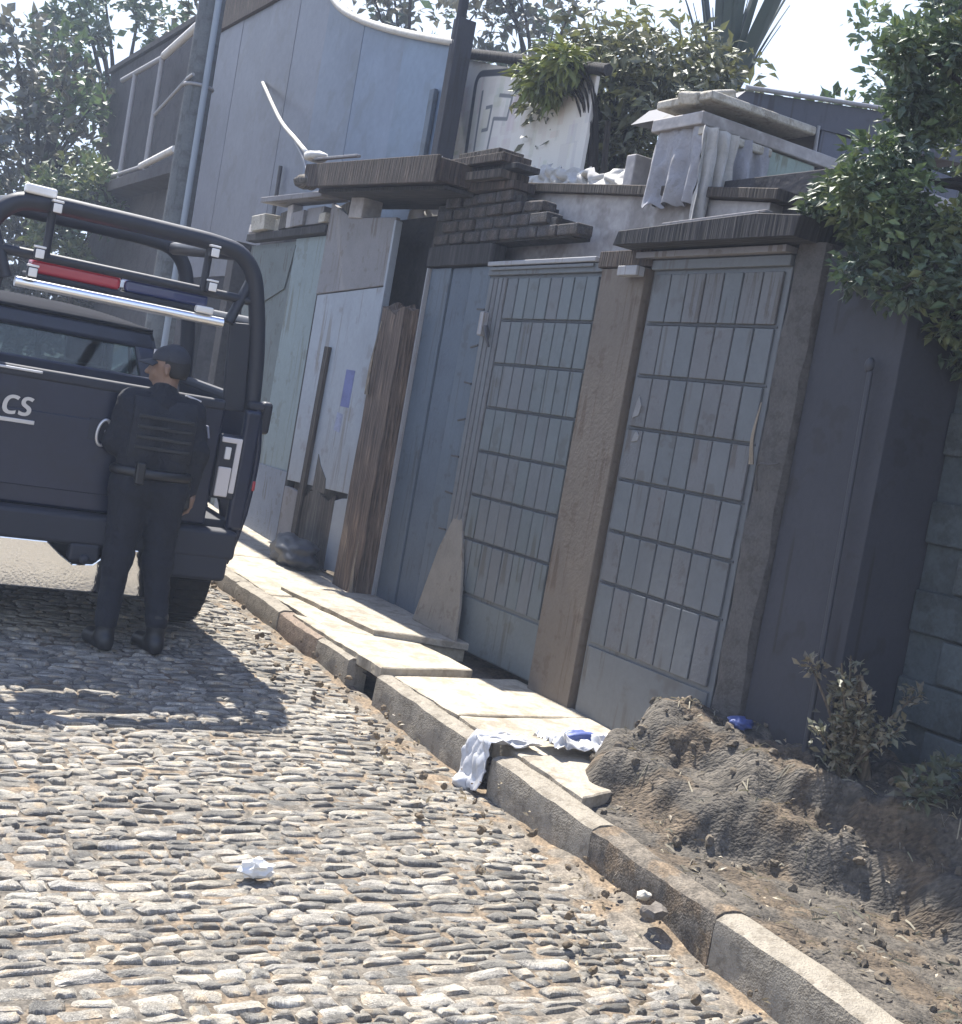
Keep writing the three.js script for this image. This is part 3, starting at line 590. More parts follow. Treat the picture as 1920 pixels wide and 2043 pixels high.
{ // street pole
  const w = thing('utility_pole', 'tapered blue grey concrete utility pole in front of the hoarding', 'pole', [3.97, roadY(-14) - 0.1, -14.0]);
  part('shaft', bar([0, 0, 0], [0, 8.6, 0], 0.17, 18, 0.115), M.poleConcrete, w);
  part('step_iron', bar([-0.14, 4.35, 0.02], [-0.15, 4.36, 0.26], 0.018, 6), M.pipe, w);
  part('band', new THREE.TorusGeometry(0.152, 0.018, 6, 20).rotateX(Math.PI / 2), M.pipe, w, [0, 4.3, 0]);
  part('conduit', bar([0.02, 0.1, 0.19], [0.02, 6.5, 0.155], 0.035, 8), mat([0.26, 0.30, 0.34], { rough: 0.6 }), w);
}
{ // upper balcony with pale pipe frame
  const w = thing('balcony_house', 'dark upper storey with pale pipe frame behind the utility pole', 'house');
  part('wall', fbox(-24, -17.3, 0.6, 7.0, 5.25, 3), M.houseWall, w);
  part('roof', fbox(-24.1, -17.25, 7.01, 7.1, 5.2, 3.1), M.timberDark, w);
  part('floor', fbox(-24, -17.3, 4.62, 4.78, 4.82, 0.42), M.houseWall, w);
  const p = (a, b, r = 0.04, m = M.pipe) => part('frame_pipe', bar(a, b, r, 8), m, w);
  p([4.88, 6.42, -21.5], [4.88, 6.42, -19.1]); p([4.86, 6.42, -19.1], [4.86, 6.60, -17.45], 0.055, M.whitePaint);
  p([4.88, 4.80, -20.7], [4.88, 6.40, -20.7]); p([4.88, 4.80, -19.25], [4.88, 6.40, -19.25]); p([4.88, 5.6, -19.2], [4.88, 5.95, -17.6], 0.025);
  p([4.86, 4.86, -21.5], [4.86, 4.86, -19.4], 0.03); p([4.85, 4.86, -19.4], [4.85, 4.95, -17.75], 0.05, M.whitePaint);
}
{ // printed board, with flat print
  const cv = document.createElement('canvas'); cv.width = 512; cv.height = 320; const x = cv.getContext('2d');
  x.fillStyle = '#d9d5cc'; x.fillRect(0, 0, 512, 320); srand(9);
  for (let i = 0; i < 260; i++) { x.fillStyle = `rgba(${120 + R() * 60 | 0},${115 + R() * 55 | 0},${105 + R() * 50 | 0},${0.05 + R() * 0.1})`; x.fillRect(R() * 512, R() * 320, 4 + R() * 26, 6 + R() * 60); }
  x.strokeStyle = '#4c4f56'; x.lineWidth = 11; x.lineJoin = 'round';
  x.beginPath(); x.moveTo(260, 66); x.lineTo(118, 50); x.quadraticCurveTo(96, 48, 98, 72); x.lineTo(106, 200); x.lineTo(80, 208); x.stroke();
  x.strokeStyle = '#7d7f80'; x.lineWidth = 6; x.beginPath(); x.moveTo(128, 80); x.lineTo(134, 190); x.moveTo(150, 112); x.lineTo(170, 112); x.lineTo(168, 150); x.lineTo(148, 150); x.moveTo(190, 96); x.lineTo(236, 104); x.lineTo(230, 140); x.lineTo(184, 134); x.lineTo(180, 190); x.lineTo(240, 196); x.stroke();
  x.lineWidth = 9; x.beginPath(); x.moveTo(20, 226); x.lineTo(120, 232); x.lineTo(250, 244); x.stroke();
  x.lineWidth = 5; x.beginPath(); x.moveTo(110, 282); x.quadraticCurveTo(170, 240, 230, 276); x.quadraticCurveTo(260, 300, 330, 262); x.moveTo(150, 296); x.lineTo(260, 286); x.stroke();
  const t = new THREE.CanvasTexture(cv); t.colorSpace = THREE.SRGBColorSpace;
  const w = thing('printed_board', 'weathered white printed board with dark line drawing above the parapet', 'board');
  const g = zyShape([[-10.55, 3.55], [-8.2, 3.55], [-8.2, 4.62], [-8.8, 4.72], [-9.7, 4.92], [-10.5, 5.12]], 5.2, 0.03, 0.001);
  const p = g.attributes.position, uv = g.attributes.uv; for (let i = 0; i < p.count; i++) uv.setXY(i, (p.getZ(i) + 10.55) / 2.5, (p.getY(i) - 3.55) / 1.6);
  const bm = new THREE.MeshPhysicalMaterial({ color: 0xffffff, map: t, roughness: 0.8 });
  part('board', g, bm, w);
  part('top_frame', bar([5.16, 5.17, -10.56], [5.16, 4.62, -8.0], 0.045, 6), M.timberDark, w);
  part('leg', bar([5.3, 0.3, -10.3], [5.3, 5.0, -10.3], 0.05, 6), M.timberDark, w);
  part('leg', bar([5.3, 0.3, -8.4], [5.3, 4.6, -8.4], 0.05, 6), M.timberDark, w);
}
{ // crumpled pale tarpaulin on the roof behind the parapet
  const g = thickSheet(110, 30, (u, v) => {
    const crease = Math.abs(nz(u * 17 + v * 2, v * 1.5, 3)) + 0.5 * Math.abs(nz(u * 37, v * 4 + u * 6, 8)), top = lerp(4.10, 3.74, Math.pow(u, 1.3)) + 0.10 * fbm(u * 6, 2, 1, 3) - 0.14 * Math.abs(nz(u * 21, 4));
    return [lerp(4.74, 5.02, v) - 0.20 * crease, lerp(3.40, top, v) - 0.05 * crease * v, lerp(-9.9, -6.85, u) + 0.06 * nz(u * 9, v * 5, 2)];
  }, 0.004);
  const w = thing('crumpled_tarpaulin', 'crumpled off white tarpaulin heaped behind the pale parapet', 'tarpaulin');
  part('tarpaulin', g, M.tarp, w);
  const b = thing('roof_base', 'low dark block roof under the crumpled tarpaulin', 'roof');
  part('roof', fbox(-9.9, -4.6, 3.2, 3.38, 4.80, 2.2), M.houseWall, b);
  part('wall', fbox(-9.9, -4.6, 0.1, 3.19, 4.86, 0.2), M.houseWall, b);
}
{ // rooftop shelter: slab, draped sheets, pale green panel, dark roof
  const w = thing('rooftop_shelter', 'concrete slab shelter with draped sheets above the near gate leaf', 'shelter');
  const zb = (x0, x1, y0, y1, z, th, r = 0.01) => move(rbox(x1 - x0, y1 - y0, th, r), (x0 + x1) / 2, (y0 + y1) / 2, z - th / 2);     // visible face looks towards +z at z
  part('slab', zb(4.44, 6.5, 3.79, 3.865, -5.86, 0.46), M.plaster, w);
  part('slab_edge', zb(4.50, 5.30, 3.872, 3.925, -5.83, 0.5, 0.015), M.plasterPale, w, [0, 0, 0], [0, 0, 0.012]);
  part('slab_edge', zb(4.46, 4.97, 3.735, 3.785, -5.845, 0.06, 0.012), M.plasterPale, w);
  part('broken_block', rbox(0.17, 0.075, 0.15, 0.02), M.plasterPale, w, [4.50, 3.965, -6.02], [0.1, 0.2, 0.25]);
  part('broken_block', rbox(0.16, 0.07, 0.15, 0.02), M.plasterPale, w, [4.63, 4.01, -6.0], [0.1, -0.1, 0.3]);
  const rs = new THREE.Shape([[4.62, 3.94], [6.6, 4.12], [6.6, 4.37], [4.74, 4.06]].map((q) => new THREE.Vector2(...q)));
  part('roof_board', boxUV(new THREE.ExtrudeGeometry(rs, { depth: 0.9, bevelEnabled: false })), mat([0.095, 0.10, 0.125], { map: 'paint', tile: 1.5, rough: 0.7 }), w, [0, 0, -6.80]);
  part('roof_edge', bar([4.73, 4.075, -5.885], [6.6, 4.385, -5.885], 0.014, 6), M.pipe, w);
  part('roof_panel', zb(5.36, 6.6, 3.50, 4.02, -5.91, 0.05), mat([0.10, 0.11, 0.15], { map: 'paint', tile: 1.2, rough: 0.6 }), w);
  part('panel_joint', bar([5.35, 3.5, -5.90], [5.32, 4.02, -5.90], 0.012, 6), M.pipe, w);
  const drape = (x0, x1, y0, y1, s, m, Z, amp) => part('draped_sheet', thickSheet(36, 22, (u, v) => { const k = fbm(u * 5 + s, v * 1.4, s, 3); return [lerp(x0, x1, u) + 0.03 * nz(u * 6, v * 3, s), lerp(y0 + 0.04 * nz(u * 9, s), y1, v), Z + amp * Math.sin(u * 19 + 3 * k + s) * (0.35 + 0.65 * (1 - v)) + amp * 1.6 * k]; }, 0.004), m, w);
  drape(4.42, 4.66, 3.12, 3.77, 1.2, M.tarp, -5.80, 0.04);
  drape(4.60, 4.96, 3.12, 3.78, 4.2, M.tarpGrey, -5.85, 0.05);
  part('draped_sheet', thickSheet(30, 22, (u, v) => { const k = fbm(u * 4 + 7, v * 1.4, 7, 3); return [4.47 - 0.04 * Math.sin(u * 15 + 3 * k) * (1.1 - v) - 0.06 * k, lerp(3.36 + 0.03 * nz(u * 9, 7), 3.79, v), lerp(-5.84, -6.28, u)]; }, 0.004), M.tarpGrey, w);
  part('green_panel', zb(4.95, 5.33, 3.15, 3.785, -5.88, 0.03), mat([0.34, 0.42, 0.37], { map: 'paint', tile: 0.8, rough: 0.7 }), w);
  part('post', zb(4.52, 4.60, 3.38, 3.785, -6.22, 0.08), M.houseWall, w);
  part('back_wall', zb(4.70, 6.6, 3.38, 3.785, -6.80, 0.1), M.plaster, w);
}

// ---------------------------------------------------------------- pickup truck (local: x across, y up, rear face at z = 0, bonnet towards -z)
const font = await new FontLoader().loadAsync('fonts/droid/droid_sans_bold.typeface.json');
Object.assign(M, {
  truckPaint: mat([0.010, 0.017, 0.046], { rough: 0.42, clearcoat: 0.2, clearcoatRoughness: 0.22, map: 'cloth', tile: 2.5 }),
  truckBlack: mat([0.018, 0.020, 0.028], { rough: 0.5 }),
  plastic: mat([0.022, 0.024, 0.033], { rough: 0.7 }),
  rubber: mat([0.018, 0.018, 0.019], { rough: 0.9, map: 'dirt', tile: 0.4 }),
  chrome: mat([0.86, 0.86, 0.85], { rough: 0.14, metal: 1, bump: 0.0012, tile: 0.6 }),
  tubeChrome: mat([0.9, 0.9, 0.9], { rough: 0.32, metal: 1 }),
  roofBlack: mat([0.012, 0.013, 0.018], { rough: 0.95, specularIntensity: 0.25 }),
  satin: mat([0.55, 0.55, 0.56], { rough: 0.35, metal: 0.7 }),
  lampWhite: mat([0.78, 0.76, 0.72], { rough: 0.35, clearcoat: 0.6 }),
  tailPale: mat([0.66, 0.62, 0.60], { rough: 0.3, clearcoat: 0.8 }),
  tailRed: mat([0.34, 0.03, 0.04], { rough: 0.25, clearcoat: 0.8 }),
  sirenRed: mat([0.50, 0.035, 0.06], { rough: 0.25, clearcoat: 0.8, transmission: 0.25, thickness: 0 }),
  sirenBlue: mat([0.03, 0.04, 0.12], { rough: 0.25, clearcoat: 0.8 }),
  glass: mat([0.62, 0.70, 0.72], { rough: 0.03, transmission: 1, thickness: 0, ior: 1.5 }),
});
const truck = thing('pickup_truck', 'black police pickup truck with rear roll hoop and light bar', 'truck', [1.79, roadY(-7.15), -7.15], [Math.atan(GR), 0, 0]);
{
  const P = (n, g, m, pos, rot, scl) => part(n, g, m, truck, pos, rot, scl);
  const sideX = (y) => { const k = [[0.45, 0.82], [0.60, 0.86], [0.80, 0.895], [1.05, 0.91], [1.18, 0.905], [1.32, 0.885], [1.43, 0.855]]; for (let i = 0; i < k.length - 1; i++) if (y <= k[i + 1][0]) return lerp(k[i][1], k[i + 1][1], Math.max(0, (y - k[i][0]) / (k[i + 1][0] - k[i][0]))); return 0.855; };
  const arch = (z) => { let a = 0.50; for (const c of [-0.66, -3.95]) { const d = Math.abs(z - c); if (d < 0.47) a = Math.max(a, 0.37 + Math.sqrt(0.47 * 0.47 - d * d)); } return a; };
  const side = (z0, z1, yt, sx, n, taperX = 0) => thickSheet(n, 12, (u, v) => { const z = lerp(z0, z1, u), top = typeof yt === 'function' ? yt(z) : yt, y = lerp(arch(z), top, v); return [sx * (sideX(y) - taperX * sstep(-4.3, -5.1, z)), y, z]; }, sx > 0 ? -0.03 : 0.03);
  for (const s of [-1, 1]) {
    P('bed_side', side(0, -1.56, 1.41, s, 40), M.truckPaint);
    P('bed_rail', rbox(0.10, 0.05, 1.58, 0.02), M.plastic, [s * 0.84, 1.425, -0.79]);
    P('cab_side', side(-1.60, -3.50, 1.16, s, 24), M.truckPaint);
    P('fender', side(-3.52, -5.05, (z) => lerp(1.14, 1.02, (z + 3.52) / -1.53), s, 40, 0.1), M.truckPaint);
    P('door_handle', rbox(0.03, 0.035, 0.16, 0.012), M.chrome, [s * 0.92, 1.06, -2.0]);
    P('side_lamp', rbox(0.07, 0.19, 0.07, 0.025), M.truckBlack, [s * 0.925, 1.36, -0.10]);
    const mr = P('side_mirror', rbox(0.14, 0.17, 0.06, 0.025), M.truckBlack, [s * 0.99, 1.22, -3.25]); part('glass', rbox(0.11, 0.13, 0.006, 0.002), M.chrome, mr, [0, 0, 0.032]);
    // tail lamp: pale frame round a small clear window
    const tl = P('tail_lamp', rbox(0.145, 0.37, 0.05, 0.02), M.truckBlack, [s * 0.715, 1.06, 0.005]);
    part('lens_frame', rbox(0.12, 0.03, 0.02, 0.006), M.tailPale, tl, [0, 0.155, 0.025]);
    part('lens_frame', rbox(0.032, 0.30, 0.02, 0.006), M.tailPale, tl, [s * 0.044, 0.005, 0.025]);
    part('lens', rbox(0.035, 0.07, 0.02, 0.006), M.lampWhite, tl, [-s * 0.015, 0.08, 0.027]);
    part('lens', rbox(0.078, 0.17, 0.02, 0.008), M.tailPale, tl, [-s * 0.015, -0.085, 0.025]);
    P('side_reflector', rbox(0.02, 0.06, 0.07, 0.008), M.tailRed, [s * 0.90, 0.97, -0.03]);
    P('corner_post', rbox(0.10, 0.70, 0.06, 0.025), M.truckPaint, [s * 0.825, 1.05, -0.012]);
    for (const z of [-0.66, -3.95]) {
      const tyre = [[0.20, -0.115], [0.30, -0.125], [0.352, -0.11], [0.37, -0.06], [0.372, 0], [0.37, 0.06], [0.352, 0.11], [0.30, 0.125], [0.20, 0.115]].map(([r, y]) => new THREE.Vector2(r, y));
      const w = P('wheel', new THREE.LatheGeometry(tyre, 36).rotateZ(Math.PI / 2), M.rubber, [s * 0.755, 0.372, z]);
      part('rim', new THREE.CylinderGeometry(0.205, 0.205, 0.17, 24).rotateZ(Math.PI / 2), M.satin, w, [0, 0, 0]);
      part('hub', new THREE.CylinderGeometry(0.06, 0.07, 0.22, 14).rotateZ(Math.PI / 2), M.plastic, w, [0, 0, 0]);
      part('tread', strip(Array.from({ length: 36 }, (_, k) => rbox(0.20, 0.012, 0.035, 0.003, 1).translate(0, 0.372, 0).rotateX(k / 36 * 6.2832))), M.rubber, w);
    }
  }
  // tailgate
  const tg = P('tailgate', rbox(1.30, 0.70, 0.05, 0.018), M.truckPaint, [0, 1.06, -0.015]);
  part('pressed_panel', rbox(1.12, 0.40, 0.014, 0.006), M.truckPaint, tg, [0, -0.05, 0.026]);
  part('top_lip', rbox(1.30, 0.06, 0.07, 0.02), M.plastic, tg, [0, 0.34, 0.0]);
  part('lip_trim', rbox(0.22, 0.014, 0.01, 0.004), M.satin, tg, [-0.47, 0.352, 0.04]);
  const hp = []; for (let k = 0; k < 18; k++) { const a = k / 18 * 6.2832; hp.push([0.034 * Math.cos(a) + 0.006 * Math.sin(a), 0.07 * Math.sin(a), 0]); }
  const ring = part('handle', tube(hp, 0.009, 48, 7, true), M.satin, tg, [0.0, 0.09, 0.045]);
  part('handle_tab', rbox(0.016, 0.075, 0.02, 0.006), M.satin, ring, [0.012, -0.02, 0.0]);
  part('handle_recess', rbox(0.16, 0.12, 0.012, 0.006), M.plastic, tg, [0.0, 0.10, 0.028]);
  const tx = new TextGeometry('CS', { font, size: 0.10, depth: 0.008, curveSegments: 4 }); tx.computeBoundingBox(); tx.applyMatrix4(new THREE.Matrix4().makeShear(0, 0, 0.12, 0, 0, 0)); boxUV(tx);
  part('badge_letters', tx, M.satin, tg, [-0.545, 0.115, 0.034]);
  part('badge_strip', rbox(0.18, 0.022, 0.008, 0.003), M.satin, tg, [-0.45, 0.085, 0.037]);
  // bumper: chrome middle between black corners, tow ball in front of its dip
  const bs = new THREE.Shape([[-0.50, 0.29], [0.36, 0.29], [0.36, 0.535], [0.20, 0.535], [0.12, 0.50], [0.05, 0.435], [-0.06, 0.425], [-0.13, 0.47], [-0.21, 0.535], [-0.50, 0.535]].map((q) => new THREE.Vector2(...q)));
  const bp = P('bumper', strip([rbox(1.66, 0.17, 0.14, 0.03).translate(0, 0.62, 0.03), rbox(0.28, 0.16, 0.13, 0.03).translate(-0.66, 0.49, 0.03), rbox(0.42, 0.16, 0.13, 0.03).translate(0.59, 0.49, 0.03)]), M.plastic);
  part('chrome_step', boxUV(new THREE.ExtrudeGeometry(bs, { depth: 0.03, bevelEnabled: true, bevelSize: 0.008, bevelThickness: 0.008, bevelSegments: 2 })), M.chrome, bp, [0, 0, 0.05]);
  part('tow_bracket', rbox(0.16, 0.10, 0.08, 0.02), M.plastic, bp, [-0.01, 0.50, 0.065]);
  part('tow_ball', new THREE.SphereGeometry(0.028, 14, 10), M.plastic, bp, [-0.01, 0.47, 0.115]);
  // chassis, axle, floor
  P('chassis', strip([rbox(1.2, 0.14, 4.9, 0.03).translate(0, 0.52, -2.5), bar([-0.7, 0.37, -0.66], [0.7, 0.37, -0.66], 0.05), bar([-0.7, 0.37, -3.95], [0.7, 0.37, -3.95], 0.05), rbox(0.6, 0.12, 0.4, 0.05).translate(0.1, 0.45, -0.6)]), M.plastic);
  P('differential', lump(0.17, 0.15, 0.16, 0.08, 1.5, 2, 3), M.plastic, [0.05, 0.36, -0.66]);
  P('bed_floor', rbox(1.66, 0.05, 1.5, 0.01), M.plastic, [0, 0.72, -0.80]);
  P('bed_front', rbox(1.62, 0.66, 0.05, 0.015), M.truckPaint, [0, 1.06, -1.55]);
  P('cab_floor', rbox(1.66, 0.10, 1.9, 0.02), M.plastic, [0, 0.62, -2.55]);
  P('cab_back', rbox(1.60, 0.56, 0.05, 0.02), M.truckPaint, [0, 0.88, -1.62]);
  P('firewall', rbox(1.6, 0.5, 0.06, 0.02), M.plastic, [0, 0.88, -3.5]);
  P('bonnet', thickSheet(14, 14, (u, v) => { const a = (u - 0.5) * 2, z = lerp(-3.5, -5.05, v); return [a * 0.84, lerp(1.16, 1.0, v * v) + 0.05 * (1 - a * a) - 0.02, z]; }, 0.02), M.truckPaint);
  P('grille', rbox(1.5, 0.45, 0.10, 0.04), M.plastic, [0, 0.78, -5.06]);
  for (const s of [-1, 1]) P('headlamp', rbox(0.28, 0.16, 0.08, 0.03), M.lampWhite, [s * 0.64, 0.88, -5.09]);
  P('front_bumper', rbox(1.74, 0.2, 0.16, 0.05), M.plastic, [0, 0.48, -5.10]);
  // greenhouse: framed panes
  const lo = { x: 0.82, y: 1.16, zb: -1.62, zf: -3.55 }, hi = { x: 0.64, y: 1.67, zb: -1.78, zf: -2.90 };
  const pane = (n, A, B, C, E, m = 0.09) => {                                  // A B lower, C E upper (A below E)
    const q = (u, v) => V(...A).lerp(V(...B), u).lerp(V(...E).lerp(V(...C), u), v), L = V(...A).distanceTo(V(...B)), H = V(...A).distanceTo(V(...E)), mu = m / L, mv = m / H * 0.8;
    const strips = []; const add = (u0, u1, v0, v1) => strips.push(thickSheet(4, 4, (u, v) => q(lerp(u0, u1, u), lerp(v0, v1, v)).toArray(), 0.03));
    add(0, 1, 0, mv); add(0, 1, 1 - mv, 1); add(0, mu, mv, 1 - mv); add(1 - mu, 1, mv, 1 - mv);
    const f = P(n + '_frame', strip(strips), M.truckPaint);
    part(n, thickSheet(2, 2, (u, v) => q(lerp(mu * 0.9, 1 - mu * 0.9, u), lerp(mv * 0.9, 1 - mv * 0.9, v)).toArray(), 0.004), M.glass, f);
  };
  pane('rear_window', [-lo.x, lo.y, lo.zb], [lo.x, lo.y, lo.zb], [hi.x, hi.y, hi.zb], [-hi.x, hi.y, hi.zb], 0.15);
  pane('windscreen', [lo.x, lo.y, lo.zf], [-lo.x, lo.y, lo.zf], [-hi.x, hi.y, hi.zf], [hi.x, hi.y, hi.zf]);
  for (const s of [-1, 1]) { const zm = -2.55, zt = -2.32; pane('side_window', [s * lo.x, lo.y, lo.zb], [s * lo.x, lo.y, zm], [s * hi.x, hi.y, zt], [s * hi.x, hi.y, hi.zb], 0.07); pane('side_window', [s * lo.x, lo.y, zm], [s * lo.x, lo.y, lo.zf], [s * hi.x, hi.y, hi.zf], [s * hi.x, hi.y, zt], 0.07); }
  P('roof', thickSheet(16, 12, (u, v) => { const a = (u - 0.5) * 2, b = (v - 0.5) * 2; return [a * 0.66, 1.67 + 0.055 * (1 - Math.pow(Math.abs(a), 3)) * (1 - Math.pow(Math.abs(b), 3)), lerp(-1.74, -2.94, v)]; }, 0.03), M.roofBlack);
  for (const s of [-1, 1]) { P('seat', rbox(0.5, 0.62, 0.16, 0.06), M.plastic, [s * 0.38, 1.05, -2.45], [-0.15, 0, 0]); P('head_rest', rbox(0.26, 0.18, 0.1, 0.05), M.plastic, [s * 0.38, 1.46, -2.38]); }
  P('steering_wheel', new THREE.TorusGeometry(0.18, 0.018, 8, 24).rotateX(-0.5), M.plastic, [-0.38, 1.18, -2.95]);
  // roll hoops, rails, light bar
  const hoop = (z) => { const pts = []; const half = [[0.83, 1.42], [0.80, 1.72], [0.745, 2.0], [0.69, 2.16], [0.60, 2.245], [0.46, 2.27], [0.2, 2.275]]; for (const [x, y] of half) pts.push([x, y, z]); for (const [x, y] of half.slice().reverse()) pts.push([-x, y, z]); return tube(pts, 0.048, 90, 12); };
  P('roll_hoop', hoop(-0.08), M.truckBlack); P('roll_hoop', hoop(-1.42), M.truckBlack);
  for (const s of [-1, 1]) { P('top_rail', bar([s * 0.60, 2.245, -0.08], [s * 0.60, 2.245, -1.42], 0.04), M.truckBlack); P('side_rail', bar([s * 0.77, 1.88, -0.08], [s * 0.77, 1.88, -1.42], 0.034), M.truckBlack); P('hoop_brace', bar([s * 0.70, 2.12, -0.10], [s * 0.60, 1.86, -0.06], 0.03), M.truckBlack); P('hoop_gusset', rbox(0.13, 0.5, 0.03, 0.01), M.truckBlack, [s * 0.70, 1.62, -0.08], [0, 0, s * 0.10]); }
  P('cross_rail', bar([-0.76, 2.0, -0.08], [0.76, 2.0, -0.08], 0.026), M.truckBlack);
  P('white_cross_tube', bar([-0.56, 1.85, -0.04], [0.56, 1.85, -0.04], 0.026, 12), M.tubeChrome);
  for (const s of [-1, 1]) P('upright', bar([s * 0.425, 2.0, -0.07], [s * 0.425, 2.27, -0.07], 0.022), M.truckBlack);
  const lb = P('light_bar', rbox(1.0, 0.03, 0.14, 0.01), M.plastic, [0, 1.895, -0.16]);
  part('red_lens', rbox(0.47, 0.075, 0.13, 0.025), M.sirenRed, lb, [-0.245, 0.05, 0]);
  part('blue_lens', rbox(0.47, 0.075, 0.13, 0.025), M.sirenBlue, lb, [0.245, 0.05, 0]);
  for (const [x, y] of [[-0.42, 2.255], [-0.47, 2.01], [-0.49, 1.91], [0.43, 2.215], [0.45, 2.03]]) { const l = P('work_lamp', rbox(0.055, 0.06, 0.05, 0.014), M.truckBlack, [x, y, 0.0]); part('lens', rbox(0.044, 0.046, 0.012, 0.006), M.lampWhite, l, [0, 0, 0.022]); part('housing_top', rbox(0.056, 0.012, 0.05, 0.004), M.lampWhite, l, [0, 0.034, 0]); }
  P('rail_clamp', rbox(0.16, 0.05, 0.06, 0.015), M.lampWhite, [-0.50, 2.325, -0.06]);
  P('antenna_base', rbox(0.10, 0.04, 0.05, 0.012), M.lampWhite, [0.44, 1.90, -0.03]);
  P('bench', rbox(0.34, 0.06, 1.3, 0.02), M.plastic, [0.4, 1.16, -0.8]); P('bench', rbox(0.34, 0.06, 1.3, 0.02), M.plastic, [-0.4, 1.16, -0.8]);
}
// ---------------------------------------------------------------- officer standing behind the tailgate, seen from behind, head turned aside
{
  const cl = mat([0.013, 0.015, 0.024], { map: 'cloth', tile: 0.5, rough: 0.9, bump: 0.003 }), skin = mat([0.21, 0.13, 0.09], { rough: 0.55 }), boot = mat([0.012, 0.012, 0.013], { rough: 0.45 });
  const o = thing('person', 'person in dark uniform and cap standing behind the tailgate of the pickup', 'person', [2.06, roadY(-6.99), -6.99]);
  const hd = V(-0.86, 0, -0.5).normalize(), up = (x, y, z) => [hd.x * x + 0.02 - hd.z * 0 + (-hd.z) * z * 0, y, 0];  // face direction
  const F = (f, y, s) => [hd.x * f - hd.z * s + 0.015, y, hd.z * f + hd.x * s - 0.01];                                // f forward, s to the side
  const headB = [[...F(-0.012, 1.585, 0), 0.082, ...F(0.015, 1.575, 0), 0.078], [...F(0.045, 1.50, 0), 0.046, ...F(0.05, 1.475, 0), 0.036], [...F(0.02, 1.53, 0), 0.066, ...F(0.055, 1.53, 0), 0.052],
    [...F(0.098, 1.555, 0), 0.010, ...F(0.122, 1.522, 0), 0.013], [...F(0.092, 1.488, 0.012), 0.010, ...F(0.092, 1.488, -0.012), 0.010], [...F(-0.002, 1.555, 0.086), 0.012, ...F(-0.006, 1.525, 0.084), 0.011], [...F(-0.002, 1.555, -0.086), 0.012, ...F(-0.006, 1.525, -0.084), 0.011],
    [0.0, 1.38, 0, 0.062, ...F(0.0, 1.50, 0), 0.055]];
  const head = sdfMesh(headB, [-0.01, 1.53, 0], 0.19, 90, 0.022);
  // hands: palm, four fingers and a thumb
  const hand = (w, dir, side) => {
    const d = V(...dir).normalize(), s = V(...side).normalize(), n = d.clone().cross(s), B = [], P3 = (a, b, c) => V(...w).addScaledVector(d, a).addScaledVector(s, b).addScaledVector(n, c).toArray();
    B.push([...P3(-0.02, 0, 0), 0.026, ...P3(0.03, 0, 0), 0.030], [...P3(0.03, -0.02, 0), 0.022, ...P3(0.065, -0.025, 0), 0.017], [...P3(0.03, 0.02, 0), 0.022, ...P3(0.065, 0.025, 0), 0.017]);
    [[-0.031, 0.060, 0.95], [-0.011, 0.070, 1.05], [0.010, 0.066, 1], [0.031, 0.052, 0.85]].forEach(([b, L]) => { B.push([...P3(0.072, b, 0), 0.0095, ...P3(0.072 + L * 0.5, b * 1.04, 0.010), 0.009], [...P3(0.072 + L * 0.5, b * 1.04, 0.010), 0.009, ...P3(0.072 + L * 0.85, b, 0.034), 0.0078]); });
    B.push([...P3(0.015, -0.03, 0.004), 0.013, ...P3(0.05, -0.056, 0.014), 0.011], [...P3(0.05, -0.056, 0.014), 0.011, ...P3(0.078, -0.054, 0.026), 0.009]);
    return sdfMesh(B, P3(0.055, 0, 0.01), 0.125, 84, 0.008);
  };
  const wR = [0.235, 0.90, 0.0], wL = [-0.10, 1.16, -0.15];
  part('body', strip([head, hand(wR, [0.02, -1, -0.15], [0, -0.15, 1]), hand(wL, [0.75, 0.35, -0.05], [0.3, -0.65, -0.6])]), skin, o);
  const torso = [[-0.09, 0.90, 0, 0.115, -0.075, 1.10, 0, 0.11], [0.09, 0.90, 0, 0.115, 0.075, 1.10, 0, 0.11], [-0.09, 1.10, 0, 0.115, -0.10, 1.27, 0, 0.12], [0.09, 1.10, 0, 0.115, 0.10, 1.27, 0, 0.12], [-0.15, 1.345, 0, 0.068, 0.15, 1.345, 0, 0.068], [0, 1.36, 0, 0.085, 0.0, 1.43, -0.005, 0.066],
    [0.175, 1.345, 0, 0.066, 0.235, 1.12, 0.03, 0.052], [0.235, 1.12, 0.03, 0.050, 0.235, 0.915, 0.0, 0.036], [-0.175, 1.345, 0, 0.066, -0.225, 1.12, -0.02, 0.052], [-0.225, 1.12, -0.02, 0.050, -0.125, 1.15, -0.14, 0.036]];
  const legs = [[-0.095, 0.88, 0, 0.115, -0.105, 0.50, -0.01, 0.078], [-0.105, 0.50, -0.01, 0.076, -0.12, 0.16, 0.02, 0.062], [0.095, 0.88, 0, 0.115, 0.115, 0.50, -0.01, 0.078], [0.115, 0.50, -0.01, 0.076, 0.155, 0.16, 0.03, 0.062]];
  const fold = (d, X, Y, Z) => d + 0.013 * fbm(X * 9, Y * 15 + X * 6, Z * 9, 3) + 0.006 * Math.abs(nz(X * 10, Y * 30, Z * 10)) * (Math.abs(Y - 0.42) < 0.28 || (Y > 1 && Math.abs(X) > 0.17) ? 1 : 0.2);
  part('uniform', sdfMesh([...torso, ...legs], [0, 0.80, 0], 0.72, 120, 0.05, fold), cl, o);
